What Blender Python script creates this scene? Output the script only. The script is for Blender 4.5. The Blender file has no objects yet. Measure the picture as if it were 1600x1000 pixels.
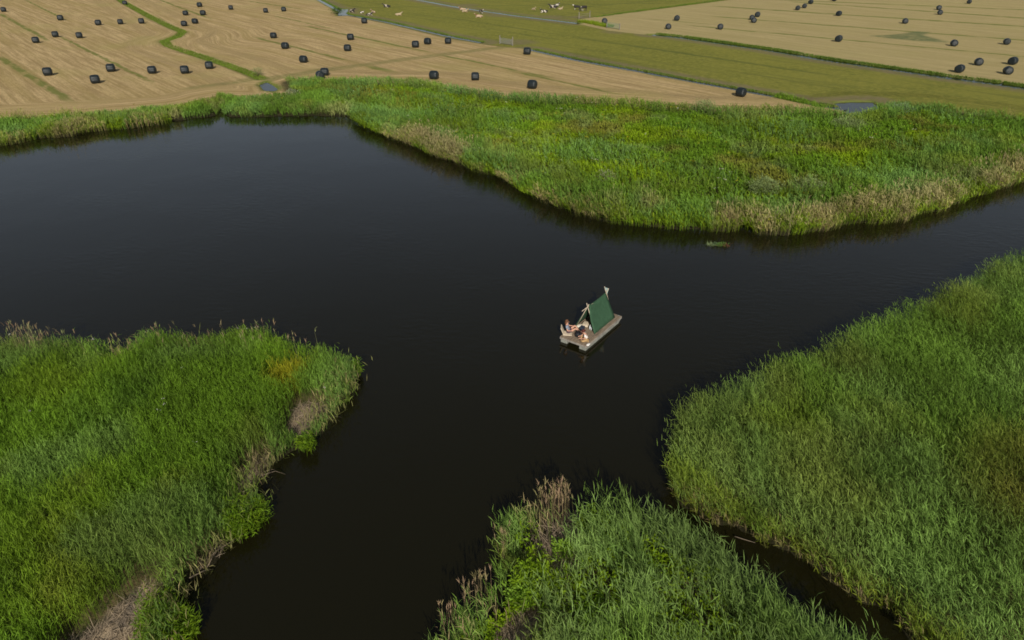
import bpy, bmesh, math, random
import numpy as np
from mathutils import Vector, Matrix

# ------------------------------------------------------------------ camera, world, sun
scene = bpy.context.scene
C = scene.collection
PITCH = math.radians(30.2)
FPX, CAMH = 1067.0, 20.0
cam_d = bpy.data.cameras.new("camera")
cam = bpy.data.objects.new("camera", cam_d)
C.objects.link(cam)
cam.location = (0, 0, CAMH)
cam.rotation_euler = (math.radians(90) - PITCH, 0, 0)
cam_d.sensor_width = 36.0
cam_d.lens = 36.0 * FPX / 1600.0
cam_d.clip_start = 0.1
cam_d.clip_end = 12000
scene.camera = cam

SUN_EL, SUN_AZ = math.radians(31), math.radians(176)      # azimuth clockwise from +Y
w = bpy.data.worlds.new("World")
scene.world = w
w.use_nodes = True
nt = w.node_tree
bg = nt.nodes["Background"]
sky = nt.nodes.new("ShaderNodeTexSky")
sky.sky_type = 'NISHITA'
sky.sun_disc = False
sky.sun_elevation = SUN_EL
sky.sun_rotation = SUN_AZ
sky.dust_density = 1.2
sky.air_density = 1.0
sky_hs = nt.nodes.new("ShaderNodeHueSaturation")       # thin high cloud: paler blue
sky_hs.inputs["Saturation"].default_value = 0.60
nt.links.new(sky.outputs[0], sky_hs.inputs["Color"])
nt.links.new(sky_hs.outputs[0], bg.inputs[0])
bg.inputs[1].default_value = 0.068
sun_d = bpy.data.lights.new("sun", 'SUN')
sun_d.energy = 4.1
sun_d.angle = math.radians(0.6)
sun_d.color = (1.0, 0.93, 0.82)
sun = bpy.data.objects.new("sun", sun_d)
C.objects.link(sun)
sdir = Vector((math.sin(SUN_AZ) * math.cos(SUN_EL), math.cos(SUN_AZ) * math.cos(SUN_EL), math.sin(SUN_EL)))
sun.rotation_euler = sdir.to_track_quat('Z', 'Y').to_euler()
scene.view_settings.view_transform = 'Standard'
scene.view_settings.look = 'None'
scene.view_settings.exposure = 0.0
scene.view_settings.gamma = 1.0
scene.cycles.filter_width = 1.7
scene.cycles.max_bounces = 6
scene.cycles.transmission_bounces = 2
scene.cycles.transparent_max_bounces = 4

# ------------------------------------------------------------------ helpers
rng = np.random.default_rng(11)
random.seed(4)


def G(px, py, z=0.0):
    """ground point (at height z) seen at a photograph pixel"""
    a = (px - 800) / FPX
    b = (500 - py) / FPX
    dy = math.cos(PITCH) + b * math.sin(PITCH)
    dz = -math.sin(PITCH) + b * math.cos(PITCH)
    t = (z - CAMH) / dz
    return (a * t, dy * t)


def project(x, y, z):
    d = y * math.cos(PITCH) - (z - CAMH) * math.sin(PITCH)
    up = y * math.sin(PITCH) + (z - CAMH) * math.cos(PITCH)
    return 800 + FPX * x / d, 500 - FPX * up / d


def WP(pts, z=0.0):
    return [G(p[0], p[1], p[2] if len(p) > 2 else z) for p in pts]


def _hash(ix, iy, seed):
    n = (ix * 374761393 + iy * 668265263 + seed * 1442695041) & 0x7fffffff
    n = ((n ^ (n >> 13)) * 1274126177) & 0x7fffffff
    n = (n ^ (n >> 16)) & 0x7fffffff
    return (n % 100003) / 100003.0


def vnoise(x, y, scale, seed=0):
    x = np.asarray(x) / scale + 5000.37
    y = np.asarray(y) / scale + 5000.71
    ix = np.floor(x).astype(np.int64)
    iy = np.floor(y).astype(np.int64)
    fx = x - ix
    fy = y - iy
    fx = fx * fx * (3 - 2 * fx)
    fy = fy * fy * (3 - 2 * fy)
    a = _hash(ix, iy, seed)
    b = _hash(ix + 1, iy, seed)
    c = _hash(ix, iy + 1, seed)
    d = _hash(ix + 1, iy + 1, seed)
    return (a * (1 - fx) + b * fx) * (1 - fy) + (c * (1 - fx) + d * fx) * fy


def fbm(x, y, scale, seed=0, octv=3):
    s = 0
    t = 0
    for i in range(octv):
        k = 0.5 ** i
        s = s + k * vnoise(x, y, scale * k, seed + i * 17)
        t += k
    return s / t


def seg_dist(X, Y, pts):
    """distance to an open polyline"""
    D = np.full(X.shape, 1e9)
    for (x0, y0), (x1, y1) in zip(pts[:-1], pts[1:]):
        dx, dy = x1 - x0, y1 - y0
        L = dx * dx + dy * dy + 1e-12
        t = np.clip(((X - x0) * dx + (Y - y0) * dy) / L, 0, 1)
        d = (X - x0 - t * dx) ** 2 + (Y - y0 - t * dy) ** 2
        np.minimum(D, d, out=D)
    return np.sqrt(D)


def inside(X, Y, pts):
    r = np.zeros(X.shape, bool)
    n = len(pts)
    for i in range(n):
        x0, y0 = pts[i]
        x1, y1 = pts[(i + 1) % n]
        if y0 == y1:
            continue
        c = ((y0 > Y) != (y1 > Y)) & (X < (x1 - x0) * (Y - y0) / (y1 - y0) + x0)
        r ^= c
    return r


def sdf(X, Y, pts):
    """signed distance, positive inside"""
    d = seg_dist(X, Y, list(pts) + [pts[0]])
    return np.where(inside(X, Y, pts), d, -d)


def smooth(a, b, x):
    t = np.clip((x - a) / (b - a), 0, 1)
    return t * t * (3 - 2 * t)


def tag(o, label=None, cat=None, group=None, kind=None):
    if label:
        o['label'] = label
    if cat:
        o['category'] = cat
    if group:
        o['group'] = group
    if kind:
        o['kind'] = kind
    return o


def empty(name, loc, rz=0.0):
    o = bpy.data.objects.new(name, None)
    o.empty_display_size = 0.3
    C.objects.link(o)
    o.location = loc
    o.rotation_euler = (0, 0, rz)
    return o


def copy_tree(o, parent=None):
    c = o.copy()
    C.objects.link(c)
    c.parent = parent
    for ch in [k for k in bpy.data.objects if k.parent == o]:
        copy_tree(ch, c)
    return c


# ------------------------------------------------------------------ materials
def mat(name, col, rough=0.6, spec=0.3, vary=0.0, scale=8.0, bump=0.0, metal=0.0, col2=None, stretch=None):
    m = bpy.data.materials.new(name)
    m.use_nodes = True
    n = m.node_tree.nodes
    l = m.node_tree.links
    b = n["Principled BSDF"]
    b.inputs["Roughness"].default_value = rough
    b.inputs["Specular IOR Level"].default_value = spec
    b.inputs["Metallic"].default_value = metal
    tc = n.new("ShaderNodeTexCoord")
    mp = n.new("ShaderNodeMapping")
    if stretch:
        mp.inputs["Scale"].default_value = stretch
    l.new(tc.outputs["Object"], mp.inputs[0])
    nz = n.new("ShaderNodeTexNoise")
    nz.inputs["Scale"].default_value = scale
    nz.inputs["Detail"].default_value = 5
    l.new(mp.outputs[0], nz.inputs["Vector"])
    mx = n.new("ShaderNodeMix")
    mx.data_type = 'RGBA'
    c2 = col2 or tuple(c * (1 - vary) for c in col)
    rp = n.new("ShaderNodeMapRange")
    rp.inputs["From Min"].default_value = 0.35
    rp.inputs["From Max"].default_value = 0.65
    l.new(nz.outputs[0], rp.inputs[0])
    l.new(rp.outputs[0], mx.inputs[0])
    mx.inputs[6].default_value = (*col, 1)
    mx.inputs[7].default_value = (*c2, 1)
    l.new(mx.outputs[2], b.inputs["Base Color"])
    if bump:
        bp = n.new("ShaderNodeBump")
        bp.inputs["Strength"].default_value = bump
        bp.inputs["Distance"].default_value = 0.02
        l.new(nz.outputs[0], bp.inputs["Height"])
        l.new(bp.outputs[0], b.inputs["Normal"])
    return m


def leaf_mat(name, trans=0.35, rough=0.5, spec=0.25):
    m = bpy.data.materials.new(name)
    m.use_nodes = True
    n = m.node_tree.nodes
    l = m.node_tree.links
    b = n["Principled BSDF"]
    out = n["Material Output"]
    at = n.new("ShaderNodeAttribute")
    at.attribute_name = "tint"
    l.new(at.outputs["Color"], b.inputs["Base Color"])
    b.inputs["Roughness"].default_value = rough
    b.inputs["Specular IOR Level"].default_value = spec
    tr = n.new("ShaderNodeBsdfTranslucent")
    hs = n.new("ShaderNodeHueSaturation")
    hs.inputs["Hue"].default_value = 0.49
    hs.inputs["Saturation"].default_value = 1.15
    hs.inputs["Value"].default_value = 1.2
    l.new(at.outputs["Color"], hs.inputs["Color"])
    l.new(hs.outputs[0], tr.inputs["Color"])
    ms = n.new("ShaderNodeMixShader")
    ms.inputs[0].default_value = trans
    l.new(b.outputs[0], ms.inputs[1])
    l.new(tr.outputs[0], ms.inputs[2])
    l.new(ms.outputs[0], out.inputs[0])
    return m


M_leaf = leaf_mat("reed_leaf", .27, .55, .10)
M_dry = leaf_mat("dry_stalk", 0.15, 0.7, 0.1)

# ------------------------------------------------------------------ the lie of the land (world outlines)
UD = np.array([-0.663, 0.749])      # direction of the field strips
VD = np.array([0.749, 0.663])

ISLAND = WP([(-60, 516, 1.9), (0, 513, 1.9), (60, 517, 1.9), (130, 520, 1.9), (185, 535, 1.7), (200, 546, .8), (222, 536, .9), (232, 512, 1.8),
             (290, 512, 1.9), (340, 514, 1.9), (380, 504, 1.9), (420, 508, 1.9), (450, 519, 1.9), (490, 523, 1.9),
             (530, 537, 1.7), (546, 560, 1.2), (556, 588, .6), (546, 612), (530, 640), (515, 664), (486, 700), (458, 716),
             (430, 738), (410, 768), (402, 816), (372, 832), (342, 848), (328, 880), (300, 908), (280, 932), (272, 958),
             (266, 1000), (248, 1060), (230, 1150)]) + [(-12, 2), (-16, -40), (-400, -40), (-400, 30), (-80, 33)]
PENINSULA = WP([(1460, 1056, 1.8), (1368, 986, 1.8), (1256, 926, 1.8), (1180, 878, 1.8), (1120, 838, 1.8), (1060, 808, 1.8), (1025, 788, 1.8), (1000, 768, 1.8),
                (970, 756, 1.8), (940, 748, 1.8), (900, 750, 1.8), (868, 756, 1.8), (842, 780, 1.5), (822, 804, 1.3), (796, 836, 1.1),
                (798, 864, .9), (786, 902, .9), (772, 942, .9), (742, 978, .9), (704, 1020, .9), (660, 1080, .9),
                (600, 1160, .9)]) + [(-4, 2), (-4, -40), (40, -40), (25, 2)]
_ch = WP([(1047, 728, .4), (1048, 758), (1070, 782), (1110, 798), (1150, 822), (1200, 852), (1260, 888), (1320, 936),
          (1380, 972), (1440, 1015), (1520, 1075)])
RIGHTBED = WP([(1620, 380, 2), (1600, 384, 2), (1540, 414, 2), (1500, 446, 2), (1440, 468, 2), (1400, 482, 2), (1330, 512, 2),
               (1300, 536, 2), (1250, 552, 2), (1200, 577, 2), (1140, 603, 1.9), (1100, 627, 1.9), (1075, 645, 1.7),
               (1064, 672, 1.2), (1052, 702, .8)]) + _ch + [(30, 2), (44, -40), (400, -40), (400, 190), (130, 80), (80, 59)]
SHORE = [(-400, 58), (-90, 65)] + WP([(0, 228), (60, 216), (115, 213), (140, 205), (230, 196), (322, 183), (337, 181), (344, 171), (352, 171), (358, 184), (420, 183),
            (480, 181), (540, 184), (580, 202), (630, 222), (690, 246), (740, 265), (780, 273), (820, 300), (850, 313),
            (900, 330), (960, 345), (1000, 350), (1060, 357), (1110, 362), (1160, 356), (1210, 369), (1260, 362),
            (1320, 350), (1400, 345), (1460, 330), (1520, 310), (1570, 293), (1600, 284), (1680, 258)]) + [(95, 84), (160, 120), (400, 280)]
FARLAND = SHORE + [(6000, 4000), (6000, 9000), (-6000, 9000), (-6000, 58)]
# back edge of the reed fringe of the far bank (ground line of the last reeds)
BACK = [(-400, 62), (-90, 70)] + WP([(0, 197), (100, 193), (200, 184), (280, 176), (330, 166), (350, 160), (372, 162), (400, 161), (432, 158), (470, 156), (480, 150), (455, 145),
           (450, 132), (480, 132), (560, 135), (650, 137), (720, 150), (800, 161), (900, 168), (1000, 174), (1080, 181),
           (1200, 184), (1285, 184), (1306, 191), (1335, 196), (1364, 189), (1386, 177), (1450, 177), (1540, 188), (1600, 198), (1700, 205)]) + [(130, 100), (400, 300)]
FRINGE = SHORE + BACK[::-1]

Z0 = 0.35
# ditches: (points, water width, bank height of tall grass)
D_mid = WP([(470, -16), (540, 22), (600, 33), (700, 56), (752, 66)], Z0)
D_mid2 = WP([(828, 77), (900, 93), (1000, 111), (1100, 130), (1200, 148), (1262, 160), (1320, 171)], Z0)
D_bend = WP([(538, 14), (534, 24)], Z0)
D_far = WP([(560, -18), (650, -1), (720, 12), (800, 23.5), (860, 31), (902, 36)], Z0)
D_right = WP([(1020, 54), (1060, 58), (1200, 78), (1300, 95), (1400, 109), (1490, 122), (1560, 131), (1640, 143), (1760, 160)], Z0)
D_wind = WP([(168, -18), (190, 2), (230, 24), (262, 40), (286, 50), (276, 58), (256, 64), (262, 71), (300, 84), (350, 100), (395, 117), (408, 123)], Z0)
D_pond = WP([(408, 128), (420, 135), (436, 142)], Z0)
P_pool = WP([(1306, 163), (1362, 161), (1372, 168), (1352, 180), (1330, 186), (1318, 172)], 0.1)
D_se = WP([(1500, 185), (1570, 190), (1640, 200)], Z0)
POOL_SMALL = WP([(407, 131), (417, 127), (432, 138), (428, 142), (414, 140)], Z0)
DITCHES = [(D_mid, .55), (D_mid2, .5), (D_bend, 1.4), (D_far, .9), (D_right, 1.1), (D_wind, .3), (D_se, 1.0)]


def jag(x, y):
    return (fbm(x, y, 3.0, 5, 3) - .5) * 1.5 + (fbm(x, y, 0.9, 9, 2) - .5) * .7


def land_sdf(X, Y):
    s = sdf(X, Y, ISLAND)
    for q in (PENINSULA, RIGHTBED, FARLAND):
        s = np.maximum(s, sdf(X, Y, q))
    return s


# ------------------------------------------------------------------ ground sheet
def axis(parts):
    out = [parts[0][0]]
    for a, b, s in parts:
        n = max(1, int(round((b - a) / s)))
        out += list(np.linspace(a, b, n + 1)[1:])
    return np.array(out)


def geo(a, b, s, r=1.35):
    out = []
    x = a
    while abs(x) < abs(b):
        x += s if b > a else -s
        s *= r
        out.append(x)
    return out


gx = np.array(geo(-190, -5500, 3)[::-1] + list(axis([(-190, -60, .8), (-60, 60, .4), (60, 190, .8)])) + geo(190, 5500, 3))
gy = np.array([-2000, -600, -200, -80, -30] + list(axis([(0, 110, .4), (110, 260, .7)])) + geo(260, 8500, 3))
X, Y = np.meshgrid(gx, gy)
ls = land_sdf(X, Y) + np.where((Y < 130) & (abs(X) < 120), jag(X, Y), 0)
sh = seg_dist(X, Y, SHORE)
fr = sdf(X, Y, FRINGE)
infar = inside(X, Y, FARLAND)
field = infar & (fr < 0)
Zg = np.where(infar, 0.14 + 0.21 * smooth(-1.5, 1.0, -fr), 0.14)
Zg = Zg + (fbm(X, Y, 2.5, 21, 2) - .5) * .07
Zg = np.where(ls > 0, Zg * smooth(0, .35, ls) + .03 * (1 - smooth(0, .35, ls)), .03 + np.maximum(ls, -1.2) * .9)
dmin = np.full(X.shape, 99.0)
near = (Y < 270) & (abs(X) < 190)
for pts, wd in DITCHES:
    dd = seg_dist(X[near], Y[near], pts)
    k = np.full(X.shape, 99.0)
    k[near] = dd - wd / 2
    dmin = np.minimum(dmin, k)
sp = np.full(X.shape, -99.0)
sp[near] = np.maximum(sdf(X[near], Y[near], P_pool), sdf(X[near], Y[near], POOL_SMALL))
dmin = np.minimum(dmin, -sp + (fbm(X, Y, 1.5, 3, 2) - .5) * .6)
Zg = np.where(dmin < .45, np.minimum(Zg, -0.15 + 0.5 * smooth(-.1, .45, dmin)), Zg)

# which field
wx = (fbm(X, Y, 6, 31) - .5) * 1.2
vv = X * VD[0] + Y * VD[1]
PAST1 = WP([(470, -16), (540, 24), (600, 36), (700, 60), (760, 70), (828, 77), (900, 93), (1000, 111), (1100, 130), (1200, 148), (1262, 160), (1320, 171), (1700, 235), (1900, 200),
            (1640, 143), (1560, 132), (1400, 110), (1300, 96), (1200, 80), (1060, 60), (950, 48), (905, 38), (903, 30), (1000, 18), (1100, 5), (1180, -6),
            (1300, -30), (1300, -60), (400, -60), (380, -40)], Z0)
pastm = smooth(-.5, .5, sdf(X, Y, PAST1) + wx * .4)
far_any = (Y > 235)
pastm = np.where(far_any, smooth(.45, .55, fbm(X, Y, 220, 77, 2)), pastm)
haym = np.where(field, 1 - pastm, 0) * smooth(.2, 1.4, -fr + wx)
pastm = np.where(field, pastm, 0) * smooth(.2, 1.0, -fr + wx)
verge = np.where(field, 1 - smooth(.25, 1.25, dmin + wx * .8), 0)
mud = np.where(field, (1 - smooth(.8, 2.6, np.abs(dmin - 1.5))) * pastm, 0)
# wear at the gateways
for (px, py, r) in ((810, 66, 5), (722, 58, 4), (860, 27, 6), (780, 24, 5), (905, 27, 4), (960, 50, 4), (730, 8, 5)):
    cx, cy = G(px, py, Z0)
    mud = np.maximum(mud, np.where(field, (1 - smooth(.3, 1.0, np.hypot((X - cx) / r, (Y - cy) / r))) * pastm * .9, 0))
# grassy cart track crossing the stubble and green corners
TRACK = WP([(420, 123), (500, 110), (600, 97), (700, 84), (800, 72)], Z0)
td = np.where(near, seg_dist(X, Y, TRACK), 99)
track = (1 - smooth(.7, 1.9, td + wx * .6)) * .75
LTR = WP([(392, 124), (350, 131), (300, 137)], Z0)
td2 = np.where(near, seg_dist(X, Y, LTR), 99)
track = np.maximum(track, (1 - smooth(.5, 1.6, td2 + wx * .6)) * .7)
WET = WP([(1360, 56), (1410, 53), (1432, 49), (1450, 50), (1442, 55), (1482, 66), (1425, 63), (1385, 59)], Z0)
wetm = smooth(-.8, .6, sdf(X, Y, WET) + wx * .6)
verge = np.clip(np.maximum(verge, 0), 0, 1)
# row coordinate: along the strips, bending round the shore on the headland and the winding ditch
hd = -fr
hl = smooth(7.5, 10.5, hd + (fbm(X, Y, 9, 41) - .5) * 3)
wd_ = seg_dist(X, Y, D_wind)
hl2 = smooth(5, 7.0, wd_)
rowc = vv * np.minimum(hl, hl2) + np.where(hl < hl2, hd, wd_) * (1 - np.minimum(hl, hl2))
SW = G(355, 62, Z0)
sw = np.exp(-((X - SW[0]) ** 2 + (Y - SW[1]) ** 2) / 160.0)
rowc = rowc + sw * 4.0 * np.sin(X * .22)
rightm = (vv > 100).astype(float)


def grid_mesh(name, X, Y, Z, mats):
    ny, nx = X.shape
    me = bpy.data.meshes.new(name)
    co = np.stack([X, Y, Z], -1).reshape(-1, 3).astype(np.float32)
    idx = np.arange(nx * ny).reshape(ny, nx)
    q = np.stack([idx[:-1, :-1], idx[:-1, 1:], idx[1:, 1:], idx[1:, :-1]], -1).reshape(-1).astype(np.int32)
    nf = (nx - 1) * (ny - 1)
    me.vertices.add(nx * ny)
    me.vertices.foreach_set('co', co.ravel())
    me.loops.add(nf * 4)
    me.loops.foreach_set('vertex_index', q)
    me.polygons.add(nf)
    me.polygons.foreach_set('loop_start', np.arange(nf, dtype=np.int32) * 4)
    me.polygons.foreach_set('use_smooth', np.ones(nf, bool))
    for m in mats:
        me.materials.append(m)
    me.update(calc_edges=True)
    return me


def vattr(me, name, arr):
    a = me.attributes.new(name, 'FLOAT', 'POINT')
    a.data.foreach_set('value', np.asarray(arr, np.float32).ravel())


def ground_material():
    m = bpy.data.materials.new("ground")
    m.use_nodes = True
    n = m.node_tree.nodes
    l = m.node_tree.links
    b = n["Principled BSDF"]
    b.inputs["Roughness"].default_value = .95
    b.inputs["Specular IOR Level"].default_value = .1

    def A(nm):
        x = n.new("ShaderNodeAttribute")
        x.attribute_name = nm
        return x.outputs["Fac"]

    def mth(op, a, c=None, d=None):
        x = n.new("ShaderNodeMath")
        x.operation = op
        for i, v in enumerate((a, c, d)):
            if v is None:
                continue
            if isinstance(v, (int, float)):
                x.inputs[i].default_value = v
            else:
                l.new(v, x.inputs[i])
        return x.outputs[0]

    def mix(f, a, c, mode='MIX'):
        x = n.new("ShaderNodeMix")
        x.data_type = 'RGBA'
        x.blend_type = mode
        for i, v in ((0, f), (6, a), (7, c)):
            if isinstance(v, (int, float)):
                x.inputs[i].default_value = v
            elif isinstance(v, tuple):
                x.inputs[i].default_value = (*v, 1)
            else:
                l.new(v, x.inputs[i])
        return x.outputs[2]

    def rng_(v, a, c, lo=0., hi=1.):
        x = n.new("ShaderNodeMapRange")
        x.interpolation_type = 'SMOOTHSTEP'
        l.new(v, x.inputs[0])
        x.inputs[1].default_value = a
        x.inputs[2].default_value = c
        x.inputs[3].default_value = lo
        x.inputs[4].default_value = hi
        return x.outputs[0]

    def comb(x_, y_, z_=0.):
        x = n.new("ShaderNodeCombineXYZ")
        for i, v in enumerate((x_, y_, z_)):
            if isinstance(v, (int, float)):
                x.inputs[i].default_value = v
            else:
                l.new(v, x.inputs[i])
        return x.outputs[0]

    def noise(vec, sc, det=4, rough=.55, dist=0.):
        x = n.new("ShaderNodeTexNoise")
        l.new(vec, x.inputs["Vector"])
        x.inputs["Scale"].default_value = sc
        x.inputs["Detail"].default_value = det
        x.inputs["Roughness"].default_value = rough
        x.inputs["Distortion"].default_value = dist
        return x.outputs[0]

    geo_ = n.new("ShaderNodeNewGeometry")
    sep = n.new("ShaderNodeSeparateXYZ")
    l.new(geo_.outputs["Position"], sep.inputs[0])
    px, py = sep.outputs[0], sep.outputs[1]
    pos = geo_.outputs["Position"]
    row = A("rowc")
    along = mth('ADD', mth('MULTIPLY', px, float(UD[0])), mth('MULTIPLY', py, float(UD[1])))
    # stubble: swaths of fine rows, streaked along the driving direction
    r1 = noise(comb(mth('MULTIPLY', row, 1.7), mth('MULTIPLY', along, .07)), 1.0, 4, .65)
    r2 = noise(comb(mth('MULTIPLY', row, .42), mth('MULTIPLY', along, .018)), 1.0, 2, .5)
    r3 = noise(comb(mth('MULTIPLY', row, 7.0), mth('MULTIPLY', along, .9)), 1.0, 3, .7)
    n1 = noise(pos, .06, 4)
    n2 = noise(pos, 1.6, 5, .7)
    n3 = noise(pos, 9.0, 3, .7)
    hay = mix(rng_(r1, .35, .66), (.365, .26, .12), (.61, .45, .23))
    hay = mix(rng_(r2, .42, .66, 0, .55), hay, (.36, .27, .10))
    hay = mix(rng_(r3, .46, .70, 0, .65), hay, (.26, .185, .075))
    hay = mix(rng_(n1, .50, .72, 0, .45), hay, (.40, .34, .12))
    hay = mix(rng_(n2, .52, .72, 0, .5), hay, (.29, .235, .085))
    hay = mix(rng_(noise(pos, .35, 5, .7), .55, .75, 0, .45), hay, (.33, .24, .11))
    hay = mix(mth('MULTIPLY', A("rightm"), .5), hay, (.38, .34, .15))
    # green lines left uncut between the swaths
    acc = None
    LN = [((0, 22), (75, 63), .45), ((0, 90), (110, 158), .6), ((95, 58), (237, 128), .35), ((400, 59), (552, 96.5), .45), ((475, 40), (668, 81), .45),
          ((575, 103), (614, 113), .8), ((690, 86), (860, 121), .4), ((800, 111), (960, 146), .4), ((1120, 26), (1640, 66), .8),
          ((1120, 10), (1640, 44), 1.1), ((1240, 3), (1640, 31), 1.0), ((1080, 40), (1640, 92), .6), ((1150, -3), (1640, 17), 1.0), ((390, 2), (470, 14), .5),
          ((1020, 30), (1110, 38), .35), ((250, 0), (330, 30), .4), ((40, 0), (100, 30), .3), ((430, 25), (520, 45), .3)]
    wob = mth('MULTIPLY', mth('SUBTRACT', noise(pos, .35, 3), .5), 1.2)
    brk = rng_(noise(comb(mth('MULTIPLY', row, .5), mth('MULTIPLY', along, .22)), 1., 3), .34, .50, .35, 1.)
    for a, c, wdt in LN:
        ax, ay = G(*a, Z0)
        cx, cy = G(*c, Z0)
        L = math.hypot(cx - ax, cy - ay)
        ux, uy = (cx - ax) / L, (cy - ay) / L
        dist = mth('ADD', mth('ADD', mth('MULTIPLY', px, -uy), mth('MULTIPLY', py, ux)), uy * ax - ux * ay)
        dist = mth('ABSOLUTE', mth('ADD', dist, wob))
        t = mth('ADD', mth('ADD', mth('MULTIPLY', px, ux), mth('MULTIPLY', py, uy)), -(ux * ax + uy * ay))
        e = mth('MULTIPLY', rng_(t, -3., 3.), rng_(t, L - 4, L + 3, 1., 0.))
        ln = mth('MULTIPLY', rng_(dist, wdt * .45, wdt * 1.5, 1., 0.), e)
        acc = ln if acc is None else mth('MAXIMUM', acc, ln)
    hay = mix(mth('MULTIPLY', mth('MULTIPLY', acc, brk), .85), hay, (.155, .18, .038))
    hay = mix(mth('MULTIPLY', A("track"), rng_(n2, .35, .6, .5, 1.)), hay, (.215, .20, .07))
    hay = mix(mth('MULTIPLY', A("wet"), rng_(noise(pos, .8, 3), .3, .6, .5, .9)), hay, (.13, .16, .065))
    # pasture
    pas = mix(rng_(n2, .35, .68), (.155, .165, .028), (.275, .255, .050))
    pas = mix(rng_(n1, .4, .65, 0, .6), pas, (.245, .235, .044))
    pr = noise(comb(mth('MULTIPLY', row, .55), mth('MULTIPLY', along, .03)), 1.0, 3, .6)
    pas = mix(rng_(pr, .50, .72, 0, .65), pas, (.11, .125, .028))
    spots = noise(pos, .5, 2, .4)
    pas = mix(rng_(spots, .70, .76, 0, .5), pas, (.08, .11, .02))
    pas = mix(rng_(n3, .45, .75, 0, .35), pas, (.13, .15, .035))
    pd = None
    for a, c, wdt in [((900, 59), (1300, 118), .5), ((690, 26), (860, 52), .4), ((1040, 5), (560, 12), .5), ((830, 18), (1060, -2), .4), ((690, 90), (830, 77), .1)]:
        ax, ay = G(*a, Z0)
        cx, cy = G(*c, Z0)
        L = math.hypot(cx - ax, cy - ay)
        ux, uy = (cx - ax) / L, (cy - ay) / L
        dist = mth('ABSOLUTE', mth('ADD', mth('ADD', mth('ADD', mth('MULTIPLY', px, -uy), mth('MULTIPLY', py, ux)), uy * ax - ux * ay), wob))
        t = mth('ADD', mth('ADD', mth('MULTIPLY', px, ux), mth('MULTIPLY', py, uy)), -(ux * ax + uy * ay))
        e = mth('MULTIPLY', rng_(t, -3., 3.), rng_(t, L - 4, L + 3, 1., 0.))
        ln = mth('MULTIPLY', rng_(dist, wdt * .4, wdt * 1.8, 1., 0.), e)
        pd = ln if pd is None else mth('MAXIMUM', pd, ln)
    pas = mix(mth('MULTIPLY', pd, .6), pas, (.10, .12, .028))
    pas = mix(mth('MULTIPLY', A("mud"), rng_(n2, .35, .6, .3, .85)), pas, (.20, .16, .095))
    # floor of the reed beds: dead leaves and wet soil
    flo = mix(rng_(n2, .35, .65), (.05, .048, .02), (.14, .105, .05))
    flo = mix(rng_(n3, .45, .7, 0, .5), flo, (.06, .10, .02))
    flo = mix(mth('MULTIPLY', A("bare"), rng_(n3, .3, .6, .6, 1.)), flo, mix(rng_(n2, .35, .62), (.17, .14, .11), (.42, .33, .22)))
    flo = mix(A("wetedge"), flo, (.022, .020, .010))
    col = mix(A("hay"), flo, hay)
    col = mix(A("pasture"), col, pas)
    col = mix(mth('MULTIPLY', A("verge"), rng_(n2, .3, .55, .6, 1.)), col, mix(rng_(n3, .4, .6), (.095, .14, .022), (.155, .19, .035)))
    l.new(col, b.inputs["Base Color"])
    bp = n.new("ShaderNodeBump")
    bp.inputs["Strength"].default_value = .9
    bp.inputs["Distance"].default_value = .12
    l.new(mth('ADD', mth('MULTIPLY', r1, 1.0), mth('MULTIPLY', n3, .8)), bp.inputs["Height"])
    l.new(bp.outputs[0], b.inputs["Normal"])
    return m


BARE = [WP([(110, 1010), (150, 985), (200, 940), (225, 918), (262, 912), (262, 940), (235, 975), (215, 1040), (120, 1080)], .15),
        WP([(455, 668), (468, 640), (500, 634), (512, 650), (490, 668), (470, 685)], .15),
        WP([(375, 765), (392, 735), (412, 722), (418, 740), (400, 770), (385, 790)], .15),
        WP([(190, 560), (205, 545), (225, 541), (228, 556), (205, 568)], .15),
        WP([(830, 850), (855, 832), (878, 800), (905, 796), (902, 830), (890, 870), (888, 900), (868, 905), (858, 870), (835, 868)], .15),
        WP([(775, 1010), (790, 985), (812, 966), (838, 960), (848, 978), (820, 1006), (800, 1040), (765, 1050)], .15),
        WP([(300, 905), (330, 870), (345, 850), (340, 880), (320, 905)], .15),
        WP([(-5, 540), (8, 524), (28, 530), (20, 545)], .15)]


def bare_mask(X, Y, soft=.25, grow=.1):
    r = np.full(X.shape, -9.0)
    sel = (Y < 45) & (abs(X) < 60)
    for q in BARE:
        r[sel] = np.maximum(r[sel], sdf(X[sel], Y[sel], q))
    return smooth(-soft, soft, r + grow + (fbm(X, Y, .8, 55, 2) - .5) * .5)


M_ground = ground_material()
gm = grid_mesh("ground", X, Y, Zg, [M_ground])
for nm, ar in (("hay", haym), ("pasture", pastm), ("verge", verge), ("mud", mud), ("track", track), ("wet", wetm),
               ("rowc", rowc), ("rightm", rightm), ("bare", bare_mask(X, Y)), ("wetedge", 1 - smooth(.2, .9, ls))):
    vattr(gm, nm, ar)
go = bpy.data.objects.new("ground", gm)
C.objects.link(go)
tag(go, kind='structure')


def ground_z(x, y):
    """bilinear look-up of the sheet"""
    x = np.atleast_1d(np.asarray(x, float))
    y = np.atleast_1d(np.asarray(y, float))
    i = np.clip(np.searchsorted(gx, x) - 1, 0, len(gx) - 2)
    j = np.clip(np.searchsorted(gy, y) - 1, 0, len(gy) - 2)
    fx = (x - gx[i]) / (gx[i + 1] - gx[i])
    fy = (y - gy[j]) / (gy[j + 1] - gy[j])
    return (Zg[j, i] * (1 - fx) * (1 - fy) + Zg[j, i + 1] * fx * (1 - fy) + Zg[j + 1, i] * (1 - fx) * fy + Zg[j + 1, i + 1] * fx * fy)


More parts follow.
